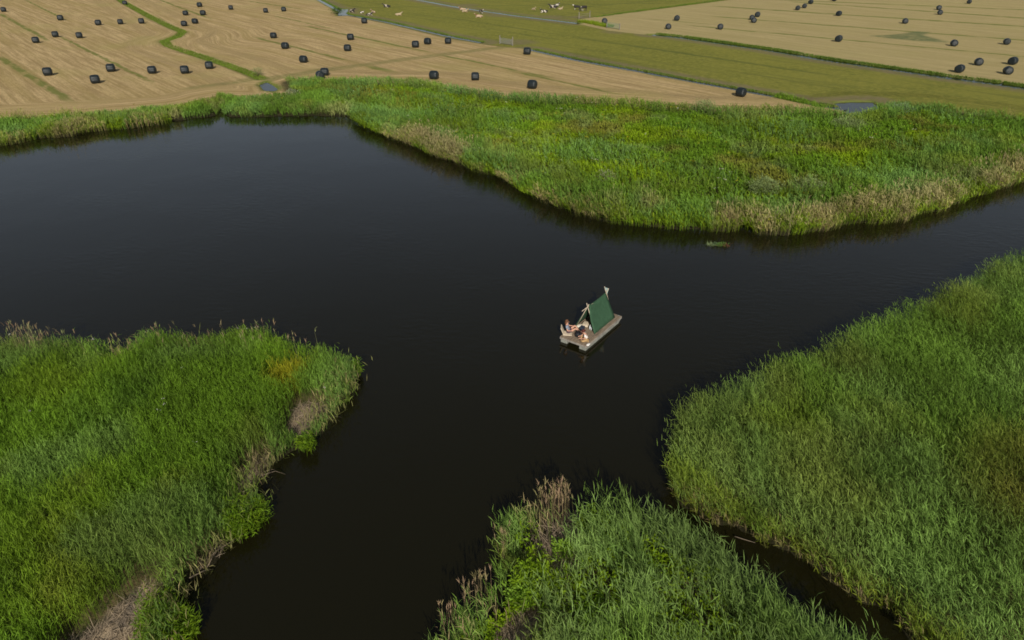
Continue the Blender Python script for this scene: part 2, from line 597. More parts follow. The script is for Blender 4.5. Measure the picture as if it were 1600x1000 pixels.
# ------------------------------------------------------------------ water
def water_material():
    m = bpy.data.materials.new("dark_water")
    m.use_nodes = True
    n = m.node_tree.nodes
    l = m.node_tree.links
    b = n["Principled BSDF"]
    b.inputs["Roughness"].default_value = .06
    b.inputs["IOR"].default_value = 1.33
    geo_ = n.new("ShaderNodeNewGeometry")
    nz = n.new("ShaderNodeTexNoise")
    nz.inputs["Scale"].default_value = .05
    nz.inputs["Detail"].default_value = 3
    l.new(geo_.outputs["Position"], nz.inputs["Vector"])
    mx = n.new("ShaderNodeMix")
    mx.data_type = 'RGBA'
    l.new(nz.outputs[0], mx.inputs[0])
    mx.inputs[6].default_value = (.0080, .0072, .0022, 1)
    mx.inputs[7].default_value = (.0100, .0090, .0032, 1)
    l.new(mx.outputs[2], b.inputs["Base Color"])
    mp = n.new("ShaderNodeMapping")
    mp.inputs["Rotation"].default_value = (0, 0, .35)
    mp.inputs["Scale"].default_value = (.6, 1.5, 1)
    l.new(geo_.outputs["Position"], mp.inputs[0])
    r = n.new("ShaderNodeTexNoise")
    r.inputs["Scale"].default_value = 2.2
    r.inputs["Detail"].default_value = 4
    r.inputs["Distortion"].default_value = .6
    l.new(mp.outputs[0], r.inputs["Vector"])
    r2 = n.new("ShaderNodeTexNoise")
    r2.inputs["Scale"].default_value = .12
    r2.inputs["Detail"].default_value = 2
    l.new(geo_.outputs["Position"], r2.inputs["Vector"])
    mr = n.new("ShaderNodeMapRange")
    l.new(r2.outputs[0], mr.inputs[0])
    mr.inputs[1].default_value = .4
    mr.inputs[2].default_value = .65
    mr.inputs[3].default_value = .15
    mr.inputs[4].default_value = 1.0
    mu = n.new("ShaderNodeMath")
    mu.operation = 'MULTIPLY'
    l.new(r.outputs[0], mu.inputs[0])
    l.new(mr.outputs[0], mu.inputs[1])
    bp = n.new("ShaderNodeBump")
    bp.inputs["Strength"].default_value = .6
    bp.inputs["Distance"].default_value = .03
    l.new(mu.outputs[0], bp.inputs["Height"])
    l.new(bp.outputs[0], b.inputs["Normal"])
    return m


wa = np.array([-5000, -300, -100, 0, 100, 300, 5000.])
WX, WY = np.meshgrid(wa, np.array([-1900, -100, 0, 100, 300, 8000.]))
wo = bpy.data.objects.new("water", grid_mesh("water", WX, WY, WX * 0, [water_material()]))
C.objects.link(wo)
tag(wo, kind='structure')


def strip(name, pts, wd, z):
    P = [Vector((a, b, 0)) for a, b in pts]
    L_, R_ = [], []
    for i, p in enumerate(P):
        d = (P[min(i + 1, len(P) - 1)] - P[max(i - 1, 0)]).normalized()
        nn = Vector((-d.y, d.x, 0))
        L_.append((p + nn * wd / 2))
        R_.append((p - nn * wd / 2))
    me = bpy.data.meshes.new(name)
    vs = [(v.x, v.y, z) for v in L_] + [(v.x, v.y, z) for v in R_]
    n_ = len(P)
    me.from_pydata(vs, [], [(i + n_, i + 1 + n_, i + 1, i) for i in range(n_ - 1)])
    me.materials.append(wo.data.materials[0])
    o = bpy.data.objects.new(name, me)
    C.objects.link(o)
    tag(o, kind='structure')


for pts_, wd_w in ((D_mid, 2.2), (D_mid2, 2.0), (D_bend, 3.2), (D_far, 2.7), (D_right, 2.6), (D_se, 2.0)):
    strip("ditch_water", pts_, wd_w, .24 + .004 * len(pts_))
for q_, zz_ in ((P_pool, .20), (POOL_SMALL, .20)):
    me_ = bpy.data.meshes.new("pool_water")
    c_x = sum(v[0] for v in q_) / len(q_)
    c_y = sum(v[1] for v in q_) / len(q_)
    me_.from_pydata([(c_x + (v[0] - c_x) * 1.25, c_y + (v[1] - c_y) * 1.25, zz_) for v in q_], [], [tuple(range(len(q_)))])
    me_.materials.append(wo.data.materials[0])
    o_ = bpy.data.objects.new("pool_water", me_)
    C.objects.link(o_)
    tag(o_, kind='structure')


# ------------------------------------------------------------------ vegetation generator (numpy)
class Blades:
    """collects tapering bent blades; build() links them as ONE mesh"""

    def __init__(self):
        self.v, self.c = [], []

    def add(self, base, az, elev, length, width, droop, col, tipcol=None):
        """base (n,3); az azimuth; elev start angle above horizontal; droop = angle lost by the tip; col (n,3)"""
        n = len(base)
        d1 = np.stack([np.cos(az) * np.cos(elev), np.sin(az) * np.cos(elev), np.sin(elev)], -1)
        e2 = elev - droop
        d2 = np.stack([np.cos(az) * np.cos(e2), np.sin(az) * np.cos(e2), np.sin(e2)], -1)
        tw = rng.uniform(-.9, .9, n)
        side = np.stack([-np.sin(az) * np.cos(tw), np.cos(az) * np.cos(tw), np.sin(tw)], -1)
        L = length[:, None]
        m = base + d1 * L * .45
        t = m + d2 * L * .55
        wv = side * width[:, None] * .5
        V = np.stack([base - wv * .5, base + wv * .5, m + wv, m - wv, t], 1)
        self.v.append(V.astype(np.float32))
        cc = np.repeat(col[:, None, :], 5, 1)
        if tipcol is not None:
            cc[:, 4] = tipcol
        self.c.append(cc.astype(np.float32))

    def build(self, name, material):
        V = np.concatenate(self.v)
        Cc = np.concatenate(self.c)
        n = len(V)
        me = bpy.data.meshes.new(name)
        me.vertices.add(n * 5)
        me.vertices.foreach_set('co', V.ravel())
        o = np.arange(n, dtype=np.int64)[:, None] * 5
        li = (o + np.array([0, 1, 2, 3, 3, 2, 4])).astype(np.int32).ravel()
        me.loops.add(n * 7)
        me.loops.foreach_set('vertex_index', li)
        me.polygons.add(n * 2)
        st = (np.arange(n, dtype=np.int64)[:, None] * 7 + np.array([0, 4])).astype(np.int32).ravel()
        me.polygons.foreach_set('loop_start', st)
        me.materials.append(material)
        me.update(calc_edges=True)
        a = me.attributes.new('tint', 'FLOAT_COLOR', 'POINT')
        c4 = np.ones((n * 5, 4), np.float32)
        c4[:, :3] = Cc.reshape(-1, 3)
        a.data.foreach_set('color', c4.ravel())
        ob = bpy.data.objects.new(name, me)
        C.objects.link(ob)
        print(name, n, 'blades')
        return ob


def scatter(poly, density, z=1.0, margin=90, extra=0.0, lo=None, hi=None):
    """random points in an outline, kept where the photo (plus a margin) looks"""
    P = np.array(poly)
    x0, y0 = np.maximum(P.min(0), (-160, 7))
    x1, y1 = np.minimum(P.max(0), (160, 130))
    n = int((x1 - x0) * (y1 - y0) * density)
    x = rng.uniform(x0, x1, n)
    y = rng.uniform(y0, y1, n)
    px, py = project(x, y, z)
    k = (px > -margin) & (px < 1600 + margin) & (py > -40) & (py < 1000 + margin)
    x, y = x[k], y[k]
    s = sdf(x, y, poly) + jag(x, y)
    k = s > -extra
    return x[k], y[k], s[k]


def mixc(a, b, t):
    t = np.clip(np.asarray(t), 0, 1)[..., None]
    return np.asarray(a) * (1 - t) + np.asarray(b) * t


WIND = math.radians(142)        # the reeds are combed to the upper left


def reed_plants(B, x, y, z, H, col, nleaf, lw, ll=.42, lean=.22, outward=None, stalk=None, droop=(.05, .75), sidel=.55):
    """a reed: stalk leaning with the wind, leaves flagged to one side"""
    n = len(x)
    cn = vnoise(x, y, .42, 907) * .6 + vnoise(x, y, .95, 911) * .4
    H = H * (.80 + .38 * cn)
    col = col * ((.80 + .4 * vnoise(x, y, .55, 917)) * (.84 + .32 * smooth(.3, .7, fbm(x * .8 + y * .6, (y * .8 - x * .6) * .45, 3.2, 931))))[:, None]
    laz = WIND + (vnoise(x, y, 1.1, 919) - .5) * 1.1 + rng.normal(0, .35, n)
    lam = np.abs(rng.normal(lean, lean * .5, n))
    lx = np.cos(laz) * lam
    ly = np.sin(laz) * lam
    if outward is not None:
        lx = lx + outward[0]
        ly = ly + outward[1]
    base = np.stack([x, y, z], -1)
    az = np.arctan2(ly, lx)
    lm = np.hypot(lx, ly)
    el = np.arctan2(1.0, lm * .5)
    sc = col * .85 if stalk is None else stalk
    B.add(base - [0, 0, .05], az, el, H * 1.02, np.full(n, lw * .5), lm * .5, sc)
    for i in range(nleaf):
        t = (.34 + .66 * (i + rng.uniform(0, 1, n)) / nleaf)
        p = base + np.stack([lx * H * t * t, ly * H * t * t, H * t * (1 - .12 * lm)], -1)
        a = WIND + rng.normal(0, .95, n) + (np.pi * (rng.random(n) < .15))
        e = rng.uniform(.55, 1.4, n)
        L = ll * rng.uniform(.6, 1.3, n) * (1.1 - .25 * t)
        shade = rng.uniform(.65, 1.35, n)[:, None]
        c = col * shade
        B.add(p, a, e, L, lw * rng.uniform(.7, 1.2, n), rng.uniform(droop[0], droop[1], n), c, c * [1.08, 1.02, 1.0])


def plumes(B, x, y, z, H, col):
    """old brown seed heads on bare stalks"""
    n = len(x)
    laz = WIND + rng.normal(0, .8, n)
    lm = rng.uniform(0, .14, n)
    base = np.stack([x, y, z], -1)
    el = np.arctan2(1.0, lm)
    B.add(base, laz, el, H, np.full(n, .014), lm, col)
    top = base + np.stack([np.cos(laz) * lm * H, np.sin(laz) * lm * H, H * .97], -1)
    for i in range(4):
        a = laz + rng.normal(0, 1.2, n)
        B.add(top - [0, 0, .04 * i], a, rng.uniform(.9, 1.5, n), rng.uniform(.14, .28, n), np.full(n, .024), rng.uniform(.1, .6, n),
              col * rng.uniform(.75, 1.25, n)[:, None])


def herbs(B, x, y, z, H, col, nleaf, lw, ll):
    """broad-leaved undergrowth: leaves all round a short stem"""
    n = len(x)
    base = np.stack([x, y, z], -1)
    a0 = rng.uniform(0, 6.28, n)
    B.add(base, a0, np.full(n, 1.45), H, np.full(n, .02), np.full(n, .1), col * .7)
    for i in range(nleaf):
        t = .35 + .65 * (i + rng.uniform(0, 1, n)) / nleaf
        off = rng.normal(0, .07, (n, 2))
        p = base + np.stack([off[:, 0], off[:, 1], H * t], -1)
        B.add(p, rng.uniform(0, 6.28, n), rng.uniform(-.1, .9, n), ll * rng.uniform(.6, 1.3, n), lw * rng.uniform(.7, 1.3, n),
              rng.uniform(.1, 1.0, n), col * rng.uniform(.7, 1.3, n)[:, None])


cBLUE = np.array([.160, .262, .068])
cMID = np.array([.128, .238, .017])
cYEL = np.array([.200, .270, .012])
cOLI = np.array([.215, .190, .030])
cDRK = np.array([.060, .130, .016])
cSTR = np.array([.42, .32, .17])
cLIM = np.array([.200, .310, .010])


def forward_low(x, y):
    """1 where plants grow just on the near side of trampled ground"""
    return np.maximum.reduce([bare_mask(x, y + d, .3, .2) * k for d, k in ((.5, 1.), (1.0, .9), (1.5, .6))])


def poly_n(x, y, polys, soft=.4):
    r = np.full(x.shape, -9.0)
    for q in polys:
        r = np.maximum(r, sdf(x, y, q))
    return smooth(-soft, soft, r + (fbm(x, y, 1.0, 71, 2) - .5) * .8)


def outward_of(poly, x, y, s, amount, reach=1.2):
    """lean over the water near the shore"""
    e = .3
    gx_ = (sdf(x + e, y, poly) - sdf(x - e, y, poly)) / (2 * e)
    gy_ = (sdf(x, y + e, poly) - sdf(x, y - e, poly)) / (2 * e)
    k = amount * np.clip(1 - s / reach, 0, 1) * rng.uniform(.2, 1.3, len(x))
    return -gx_ * k, -gy_ * k


def litter(B, x, y, z, n_each=1, L=.5, wdt=.02, col=None):
    n = len(x)
    base = np.stack([x, y, z + .04], -1)
    c = mixc((.20, .16, .12), (.44, .35, .24), rng.random(n)) if col is None else col
    B.add(base, WIND - .9 + rng.normal(0, .7, n), rng.uniform(0, .35, n), L * rng.uniform(.5, 1.5, n), np.full(n, wdt), rng.uniform(0, .4, n), c)


# --- left island
def build_island():
    B = Blades()
    x, y, s = scatter(ISLAND, 82, 1.2, extra=.1)
    bm = bare_mask(x, y, .25, .2)
    k = bm < rng.random(len(x)) * .9
    x, y, s = x[k], y[k], s[k]
    z = ground_z(x, y)
    yel = poly_n(x, y, [WP([(415, 590), (425, 572), (460, 560), (482, 566), (470, 585), (440, 605), (420, 602)], 1.2)])
    hn = fbm(x, y, 2.2, 101, 3)
    H = 1.55 + .6 * (hn - .5) + .2 * (fbm(x, y, 9, 7, 2) - .5)
    edge = np.clip(1 - s / 1.0, 0, 1)
    H = H * (1 - .25 * edge) * rng.uniform(.82, 1.1, len(x)) * (1 - .3 * yel) * (1 - .62 * forward_low(x, y))
    col = mixc(cMID, cYEL, smooth(.45, .7, fbm(x, y, 5, 13)) * .28)
    col = mixc(col, cOLI, smooth(.55, .75, fbm(x, y, 3.5, 23)) * .45)
    px, py = project(x, y, z + 1)
    rightedge = smooth(-3, 0, -(ISL_EDGE_DIST(x, y)))
    col = mixc(col, cBLUE, np.maximum(smooth(.52, .72, fbm(x, y, 4, 33)) * .55, rightedge * .75))
    col = mixc(col, cDRK, smooth(.6, .8, fbm(x, y, 1.6, 43)) * .5)
    col = mixc(col, np.array([.30, .26, .012]), yel * .72)
    ow = outward_of(ISLAND, x, y, s, .35)
    reed_plants(B, x, y, z, H, col, 9, .020, .27, .18, ow)
    # dry reed skirts along the right shore and old panicles
    x, y, s = scatter(ISLAND, 50, .6, extra=.2)
    k = (s < .9) & (rng.random(len(x)) < .25 + .75 * smooth(.35, .6, fbm(x, y, 2.2, 61)))
    x, y, s = x[k], y[k], s[k]
    ow = outward_of(ISLAND, x, y, s, .9)
    z = ground_z(x, y)
    c = mixc(cSTR * .75, cMID, rng.random(len(x)) * .6 + .5 * smooth(.6, .4, fbm(x, y, 1.5, 63)))
    reed_plants(B, x, y, z, rng.uniform(.6, 1.25, len(x)), c, 3, .028, .4, .2, ow)
    # lime tufts at the water's edge
    for (cx, cy, r, nn) in ((388, 806, .8, 110), (262, 990, .9, 150), (480, 694, .4, 40), (550, 578, .5, 60), (372, 824, .5, 50), (250, 955, .6, 60)):
        X0, Y0 = G(cx, cy, .4)
        a = rng.uniform(0, 6.28, nn)
        q = np.sqrt(rng.random(nn)) * r
        xx, yy = X0 + np.cos(a) * q, Y0 + np.sin(a) * q
        herbs(B, xx, yy, np.maximum(ground_z(xx, yy), 0), rng.uniform(.5, 1.0, nn), mixc(cLIM * .7, cMID * .9, rng.random(nn)), 11, .032, .19)
    # fallen straw on the bare patches
    x, y, s = scatter(ISLAND, 90, .1)
    k = bare_mask(x, y) > .4
    litter(B, x[k], y[k], ground_z(x[k], y[k]))
    # white umbels
    x, y, s = scatter(ISLAND, .25, 1.5)
    k = rng.random(len(x)) < smooth(.5, .65, fbm(x, y, 3, 91))
    x, y = x[k], y[k]
    zz = ground_z(x, y) + 1.5
    for i in range(5):
        B.add(np.stack([x + rng.normal(0, .05, len(x)), y + rng.normal(0, .05, len(x)), zz], -1), rng.uniform(0, 6.28, len(x)), rng.uniform(0, .5, len(x)),
              np.full(len(x), .05), np.full(len(x), .04), np.full(len(x), .1), np.tile(np.array([[.5, .5, .42]]), (len(x), 1)))
    o = B.build("reed_bed", M_leaf)
    tag(o, "mid green reed bed filling the lower left of the picture, with a yellow patch near its tip", "reeds", kind='stuff')
    # panicles standing out of the island's far shore
    B = Blades()
    n = 120
    a = rng.random(n)
    cl = rng.random(n) < .7
    pxs = np.where(cl, rng.choice([42, 50, 60, 68, 25, 97, 385, 410, 56, 255], n) + rng.normal(0, 4, n), rng.uniform(-20, 500, n))
    xy = []
    for q in pxs:
        yy = 528 + (12 if 185 < q < 225 else 0) + rng.uniform(-2, 14) + max(0, q - 500) * .35
        xy.append(G(q, yy, 1.6))
    xy = np.array(xy)
    plumes(B, xy[:, 0], xy[:, 1], ground_z(xy[:, 0], xy[:, 1]), rng.uniform(1.7, 2.5, n), mixc((.30, .19, .12), (.22, .25, .10), rng.random(n)))
    o = B.build("reed_panicles", M_dry)
    tag(o, "thin brown seed heads sticking up over the far edge of the lower left reed bed", "reeds", kind='stuff')


_ie = WP([(572, 577, 1), (556, 612), (530, 668), (502, 708), (445, 742), (425, 822), (362, 850), (325, 912), (302, 1000), (285, 1080)])


def ISL_EDGE_DIST(x, y):
    return seg_dist(x, y, _ie)


build_island()


# --- right bed
def build_right():
    B = Blades()
    x, y, s = scatter(RIGHTBED, 68, 1.2, extra=.1)
    d0 = np.hypot(x, y)
    k = rng.random(len(x)) < np.clip(1.25 - d0 / 90, .55, 1)
    x, y, s, d0 = x[k], y[k], s[k], d0[k]
    z = ground_z(x, y)
    H = 2.05 + .6 * (fbm(x, y, 2.6, 201, 3) - .5)
    chd = seg_dist(x, y, _ch)
    H = H * rng.uniform(.85, 1.06, len(x)) * (1 - .38 * np.clip(1 - s / .9, 0, 1))
    col = mixc(cBLUE * [1.0, 1.0, .9], cMID, .18 + .45 * smooth(.4, .65, fbm(x, y, 6, 213)))
    olive = smooth(.50, .72, fbm(x, y, 4.5, 223)) * .32
    col = mixc(col, cOLI, olive)
    yp = poly_n(x, y, [WP([(1190, 655), (1240, 625), (1300, 620), (1330, 650), (1290, 685), (1220, 690)], 1.2)], 1.2)
    col = mixc(col, cLIM * [.9, .9, 1], yp * .55)
    H = H * (1 - .22 * yp)
    br = poly_n(x, y, [WP([(1530, 720), (1570, 690), (1660, 690), (1700, 860), (1570, 820), (1530, 770)], 1.2)], 1.5)
    col = mixc(col, (.20, .17, .03), br * .65)
    col = mixc(col, cBLUE * 1.1, np.clip(1 - chd / 2.2, 0, 1) * .7)
    col = mixc(col, cYEL, np.clip(1 - chd / .7, 0, 1) * .7)
    up = smooth(34, 52, y)
    col = mixc(col, cMID * [.95, 1.02, .9], up * .7)
    col = mixc(col, cDRK, smooth(.6, .8, fbm(x, y, 1.6, 243)) * .5)
    ow = outward_of(RIGHTBED, x, y, s, .18)
    reed_plants(B, x, y, z, H, col, 9, .021, .32, .32, ow)
    x, y, s = scatter(RIGHTBED, 60, .5, extra=.12)
    k = (s < .8)
    x, y, s = x[k], y[k], s[k]
    ow = outward_of(RIGHTBED, x, y, s, .6)
    reed_plants(B, x, y, ground_z(x, y), rng.uniform(.4, 1.0, len(x)), mixc(cYEL * .8, cSTR * .6, rng.random(len(x)) ** 1.5), 5, .026, .30, .1, ow)
    o = B.build("reed_bed", M_leaf)
    tag(o, "large grey green reed bed on the right, beyond the narrow dark channel", "reeds", kind='stuff')


build_right()


# --- lower middle bed
def build_peninsula():
    B = Blades()
    x, y, s = scatter(PENINSULA, 56, 1.2, extra=.15)
    bm = bare_mask(x, y)
    herbp = poly_n(x, y, [WP([(915, 770), (960, 790), (1000, 825), (985, 850), (940, 845), (905, 830), (900, 790)], .8),
                          WP([(790, 905), (830, 875), (870, 895), (880, 920), (830, 950), (810, 990), (770, 985), (760, 945)], .8),
                          WP([(1010, 850), (1060, 870), (1110, 900), (1120, 940), (1070, 930), (1010, 890)], .8),
                          WP([(1040, 940), (1120, 950), (1200, 990), (1180, 1040), (1060, 1010)], .8),
                          WP([(900, 935), (950, 945), (980, 1000), (900, 1010), (860, 990)], .8)], .7)
    chp0 = seg_dist(x, y, _ch)
    herbp = np.maximum(herbp * 1.0, smooth(.50, .60, fbm(x, y, 1.8, 311)) * .85 * smooth(3.6, 4.4, chp0) * smooth(.8, 1.6, s))
    k = (bare_mask(x, y, .25, .25) < rng.random(len(x)) * .8) & (rng.random(len(x)) > herbp * .96)
    x, y, s = x[k], y[k], s[k]
    z = ground_z(x, y)
    px, py = project(x, y, z)
    H = 1.75 + .7 * (fbm(x, y, 2.0, 301, 3) - .5)
    chp = seg_dist(x, y, _ch)
    H = H * (1 + .18 * smooth(4.5, 2.5, chp))
    H = H * rng.uniform(.82, 1.08, len(x)) * (1 - .35 * np.clip(1 - s / .9, 0, 1))
    fl_ = forward_low(x, y)
    kk = rng.random(len(x)) > fl_ * .55
    x, y, s, z, px, H, fl_ = x[kk], y[kk], s[kk], z[kk], px[kk], H[kk], fl_[kk]
    H = H * (1 - .55 * fl_)
    lft = smooth(3, .6, s) * smooth(930, 880, px)
    H = H * (1 - .25 * lft)
    col = mixc(cBLUE * [1.05, 1.0, 1.0], cMID, smooth(.4, .7, fbm(x, y, 3, 313)) * .6)
    col = mixc(col, cOLI, lft * smooth(.4, .6, fbm(x, y, 1.6, 323)) * .8)
    col = mixc(col, cDRK, smooth(.58, .8, fbm(x, y, 1.4, 343)) * .55)
    ow = outward_of(PENINSULA, x, y, s, .18)
    reed_plants(B, x, y, z, H, col, 10, .026, .44, .5, ow, droop=(.0, .6))
    # undergrowth
    x, y, s = scatter(PENINSULA, 44, .8)
    hp = poly_n(x, y, [WP([(915, 770), (960, 790), (1000, 825), (985, 850), (940, 845), (905, 830), (900, 790)], .8),
                       WP([(790, 905), (830, 875), (870, 895), (880, 920), (830, 950), (810, 990), (770, 985), (760, 945)], .8)], .6)
    hp = np.maximum(hp, .42)
    k = (rng.random(len(x)) < hp) & (bare_mask(x, y) < .6 * rng.random(len(x)) + .2) & (s > .4)
    x, y = x[k], y[k]
    cl = fbm(x, y, .9, 351, 2)
    herbs(B, x, y, ground_z(x, y), .55 + 1.2 * (cl - .3), mixc(cLIM, cMID, smooth(.45, .7, fbm(x, y, 1.5, 361)) * .7), 13, .055, .15)
    # dry reeds on the left shore
    x, y, s = scatter(PENINSULA, 46, .6)
    px, py = project(x, y, 0 * x + .5)
    k = (s < 1.2) & (px < 910) & (rng.random(len(x)) < .45 * smooth(.42, .56, fbm(x, y, 1.8, 371)))
    x, y, s = x[k], y[k], s[k]
    ow = outward_of(PENINSULA, x, y, s, .25)
    c = mixc(cSTR * .85, (.18, .24, .06), rng.random(len(x)) * 1.1)
    reed_plants(B, x, y, ground_z(x, y), rng.uniform(1.0, 1.8, len(x)), c, 4, .026, .42, .12, ow, droop=(.2, .7))
    x, y, s = scatter(PENINSULA, 110, .1)
    k = bare_mask(x, y) > .35
    litter(B, x[k], y[k], ground_z(x[k], y[k]), L=.6)
    o = B.build("reed_bed", M_leaf)
    tag(o, "wind-combed blue green reed bed at the bottom centre, with lime undergrowth and bare straw", "reeds", kind='stuff')
    B = Blades()
    n = 420
    spots = [(864, 806, 12, 50), (878, 800, 9, 44), (756, 938, 7, 16), (736, 960, 10, 13), (706, 992, 12, 13), (790, 868, 5, 14)]
    for cx, cy, r, nn in spots:
        q = [G(cx + rng.normal(0, r), cy + rng.normal(0, r * .7), .4) for _ in range(nn)]
        q = np.array(q)
        plumes(B, q[:, 0], q[:, 1], np.maximum(ground_z(q[:, 0], q[:, 1]), 0), rng.uniform(1.2, 1.9, nn), mixc((.33, .215, .145), (.24, .22, .09), rng.random(nn)))
    o = B.build("reed_panicles", M_dry)
    tag(o, "tall straw coloured reed stalks along the left shore of the bottom centre bed", "reeds", kind='stuff')


build_peninsula()


# --- far bank
BD_S = SHORE[2:-3]
BD_B = BACK[2:-2]


def build_far():
    B = Blades()
    x, y, s = scatter(FRINGE, 20, 1.0, extra=.2)
    ds = seg_dist(x, y, BD_S)
    db = seg_dist(x, y, BD_B)
    z = ground_z(x, y)
    px, py = project(x, y, z)
    strip = smooth(560, 470, px)                       # the narrow fringe on the left is all reed
    front = smooth(4.5, 1.5, ds + (fbm(x, y, 4, 401) - .5) * 3)
    back = smooth(3.2, 1.4, db + (fbm(x, y, 4, 403) - .5) * 2)
    reedn = smooth(.42, .62, fbm(x, y, 9, 411))
    rp = poly_n(x, y, [WP([(1200, 330, 1), (1300, 290, 1), (1450, 235, 1), (1560, 200, 1), (1640, 200, 1), (1640, 255, 1), (1500, 300, 1), (1400, 330, 1)]),
                       WP([(560, 175), (620, 175), (760, 235), (900, 290), (1050, 330), (880, 320), (700, 240), (600, 205)], .5)], 3)
    isreed = np.clip(np.maximum.reduce([strip, front, back * .9, rp, reedn * .22]), 0, 1)
    pool = sdf(x, y, P_pool) > -.2
    pool2 = sdf(x, y, POOL_SMALL) > -.2
    r = rng.random(len(x)) < isreed
    r = r & ~pool & ~pool2
    col = mixc(cBLUE * [.95, 1.05, .9], cMID, smooth(.35, .65, fbm(x, y, 6, 421)) * .7)
    col = mixc(col, cOLI * [1.1, 1.15, 1], smooth(.5, .68, fbm(x, y, 3, 423)) * .3)
    stra = np.clip(smooth(2.6, .5, ds + (fbm(x, y, 2, 425) - .5) * 2) * smooth(.44, .62, fbm(x, y, 5, 427) + .18 * smooth(1120, 1300, px) - .10 * (px < 480)), 0, 1)
    col = mixc(col, cSTR * .95, stra * .68)
    H = 1.5 + .8 * (fbm(x, y, 3.5, 431) - .5)
    H = H * (1 - .15 * back) * (1 - .28 * strip)
    H = H * rng.uniform(.8, 1.1, len(x)) * (1 - .2 * np.clip(1 - s, 0, 1))
    fx = np.nonzero(r)[0]
    ow = outward_of(FRINGE, x[fx], y[fx], ds[fx], .5)
    reed_plants(B, x[fx], y[fx], z[fx], H[fx], col[fx], 7, .050, .46, .24, ow)
    h = np.nonzero(~r & ~pool & ~pool2)[0]
    cl = fbm(x[h], y[h], 2.2, 441, 3)
    hc = mixc(cLIM * [.95, .95, 1.0], cMID * [1.05, 1.05, 1], smooth(.38, .62, fbm(x[h], y[h], 5, 443)))
    hc = mixc(hc, np.array([.24, .185, .05]), smooth(.55, .72, fbm(x[h], y[h], 6, 447)) * .55)
    hc = mixc(hc, np.array([.20, .26, .09]), smooth(.6, .75, fbm(x[h], y[h], 3, 449)) * .5)
    reed_plants(B, x[h], y[h], z[h], (.50 + .9 * (cl - .3)) * rng.uniform(.8, 1.2, len(h)), hc, 8, .062, .32, .12, None)
    # green skirts trailing over the water
    x, y, s = scatter(FRINGE, 44, .4, extra=.45)
    ds = np.minimum(seg_dist(x, y, BD_S), np.abs(s) + 9 * (s > 1.4))
    k = (ds < 1.2) & (y < 80)
    x, y, s, ds = x[k], y[k], s[k], ds[k]
    c = mixc(mixc(cYEL, cMID, rng.random(len(x))), cSTR * .9, smooth(.45, .6, fbm(x, y, 2.4, 461)) * rng.random(len(x)))
    ow = outward_of(FRINGE, x, y, ds, .9)
    reed_plants(B, x, y, np.maximum(ground_z(x, y), 0), rng.uniform(.4, 1.4, len(x)) * (.5 + .9 * fbm(x, y, 1.4, 463)), c, 5, .042, .38, .1, ow)
    # yellow rattle of flowers and white umbels
    x, y, s = scatter(FRINGE, .35, 1.0)
    k = rng.random(len(x)) < smooth(.5, .7, fbm(x, y, 4, 471))
    x, y = x[k], y[k]
    n = len(x)
    cc = np.where((rng.random(n) < .3)[:, None], np.array([[.38, .40, .26]]), np.array([[.32, .30, .02]]))
    for i in range(4):
        B.add(np.stack([x + rng.normal(0, .1, n), y + rng.normal(0, .1, n), ground_z(x, y) + 1.25], -1), rng.uniform(0, 6.28, n), rng.uniform(0, .5, n),
              np.full(n, .14), np.full(n, .1), np.full(n, .1), cc)
    o = B.build("reed_bed", M_leaf)
    tag(o, "broad bright green bank of reeds and herbs between the far shore and the mown fields", "reeds", kind='stuff')
    # straw stalks on its shore
    B = Blades()
    x, y, s = scatter(FRINGE, 14, 1)
    ds = seg_dist(x, y, BD_S)
    px, py = project(x, y, 0 * x + 1)
    k = (ds < 2.6) & (rng.random(len(x)) < .6 * smooth(.50, .66, fbm(x, y, 5, 427) + .12 * (px > 1250) - .12 * (px < 560)))
    x, y = x[k], y[k]
    plumes(B, x, y, np.maximum(ground_z(x, y), 0), rng.uniform(1.3, 2.2, len(x)), mixc((.50, .38, .22), (.34, .31, .14), rng.random(len(x))))
    o = B.build("reed_panicles", M_dry)
    tag(o, "straw coloured dry reed stalks along the waterline of the far bank", "reeds", kind='stuff')


build_far()


# --- tall grass on the ditch edges
def ditch_grass(pts, offs, width, dens, H, c1, c2, label, seed):
    B = Blades()
    for (a, b) in zip(pts[:-1], pts[1:]):
        L = math.hypot(b[0] - a[0], b[1] - a[1])
        n = int(L * width * dens)
        if n < 1:
            continue
        ux, uy = (b[0] - a[0]) / L, (b[1] - a[1]) / L
        t = rng.random(n) * L
        o = offs + rng.uniform(-.5, .5, n) * width
        x = a[0] + ux * t - uy * o
        y = a[1] + uy * t + ux * o
        k = rng.random(n) < .45 + .55 * smooth(.3, .5, fbm(x, y, 3.0, seed))
        x, y = x[k], y[k]
        n = len(x)
        c = mixc(c1, c2, rng.random(n) * .5 + .5 * smooth(.4, .6, fbm(x, y, 4, seed + 3)))
        for i in range(3):
            B.add(np.stack([x + rng.normal(0, .08, n), y + rng.normal(0, .08, n), np.maximum(ground_z(x, y), 0) - .03], -1), WIND + rng.normal(0, 1.2, n),
                  rng.uniform(1.0, 1.5, n), H * rng.uniform(.5, 1.2, n), np.full(n, .06), rng.uniform(.2, .8, n), c * rng.uniform(.8, 1.25, n)[:, None])
    o = B.build("verge_grass", M_leaf)
    tag(o, label, "grass", kind='stuff')


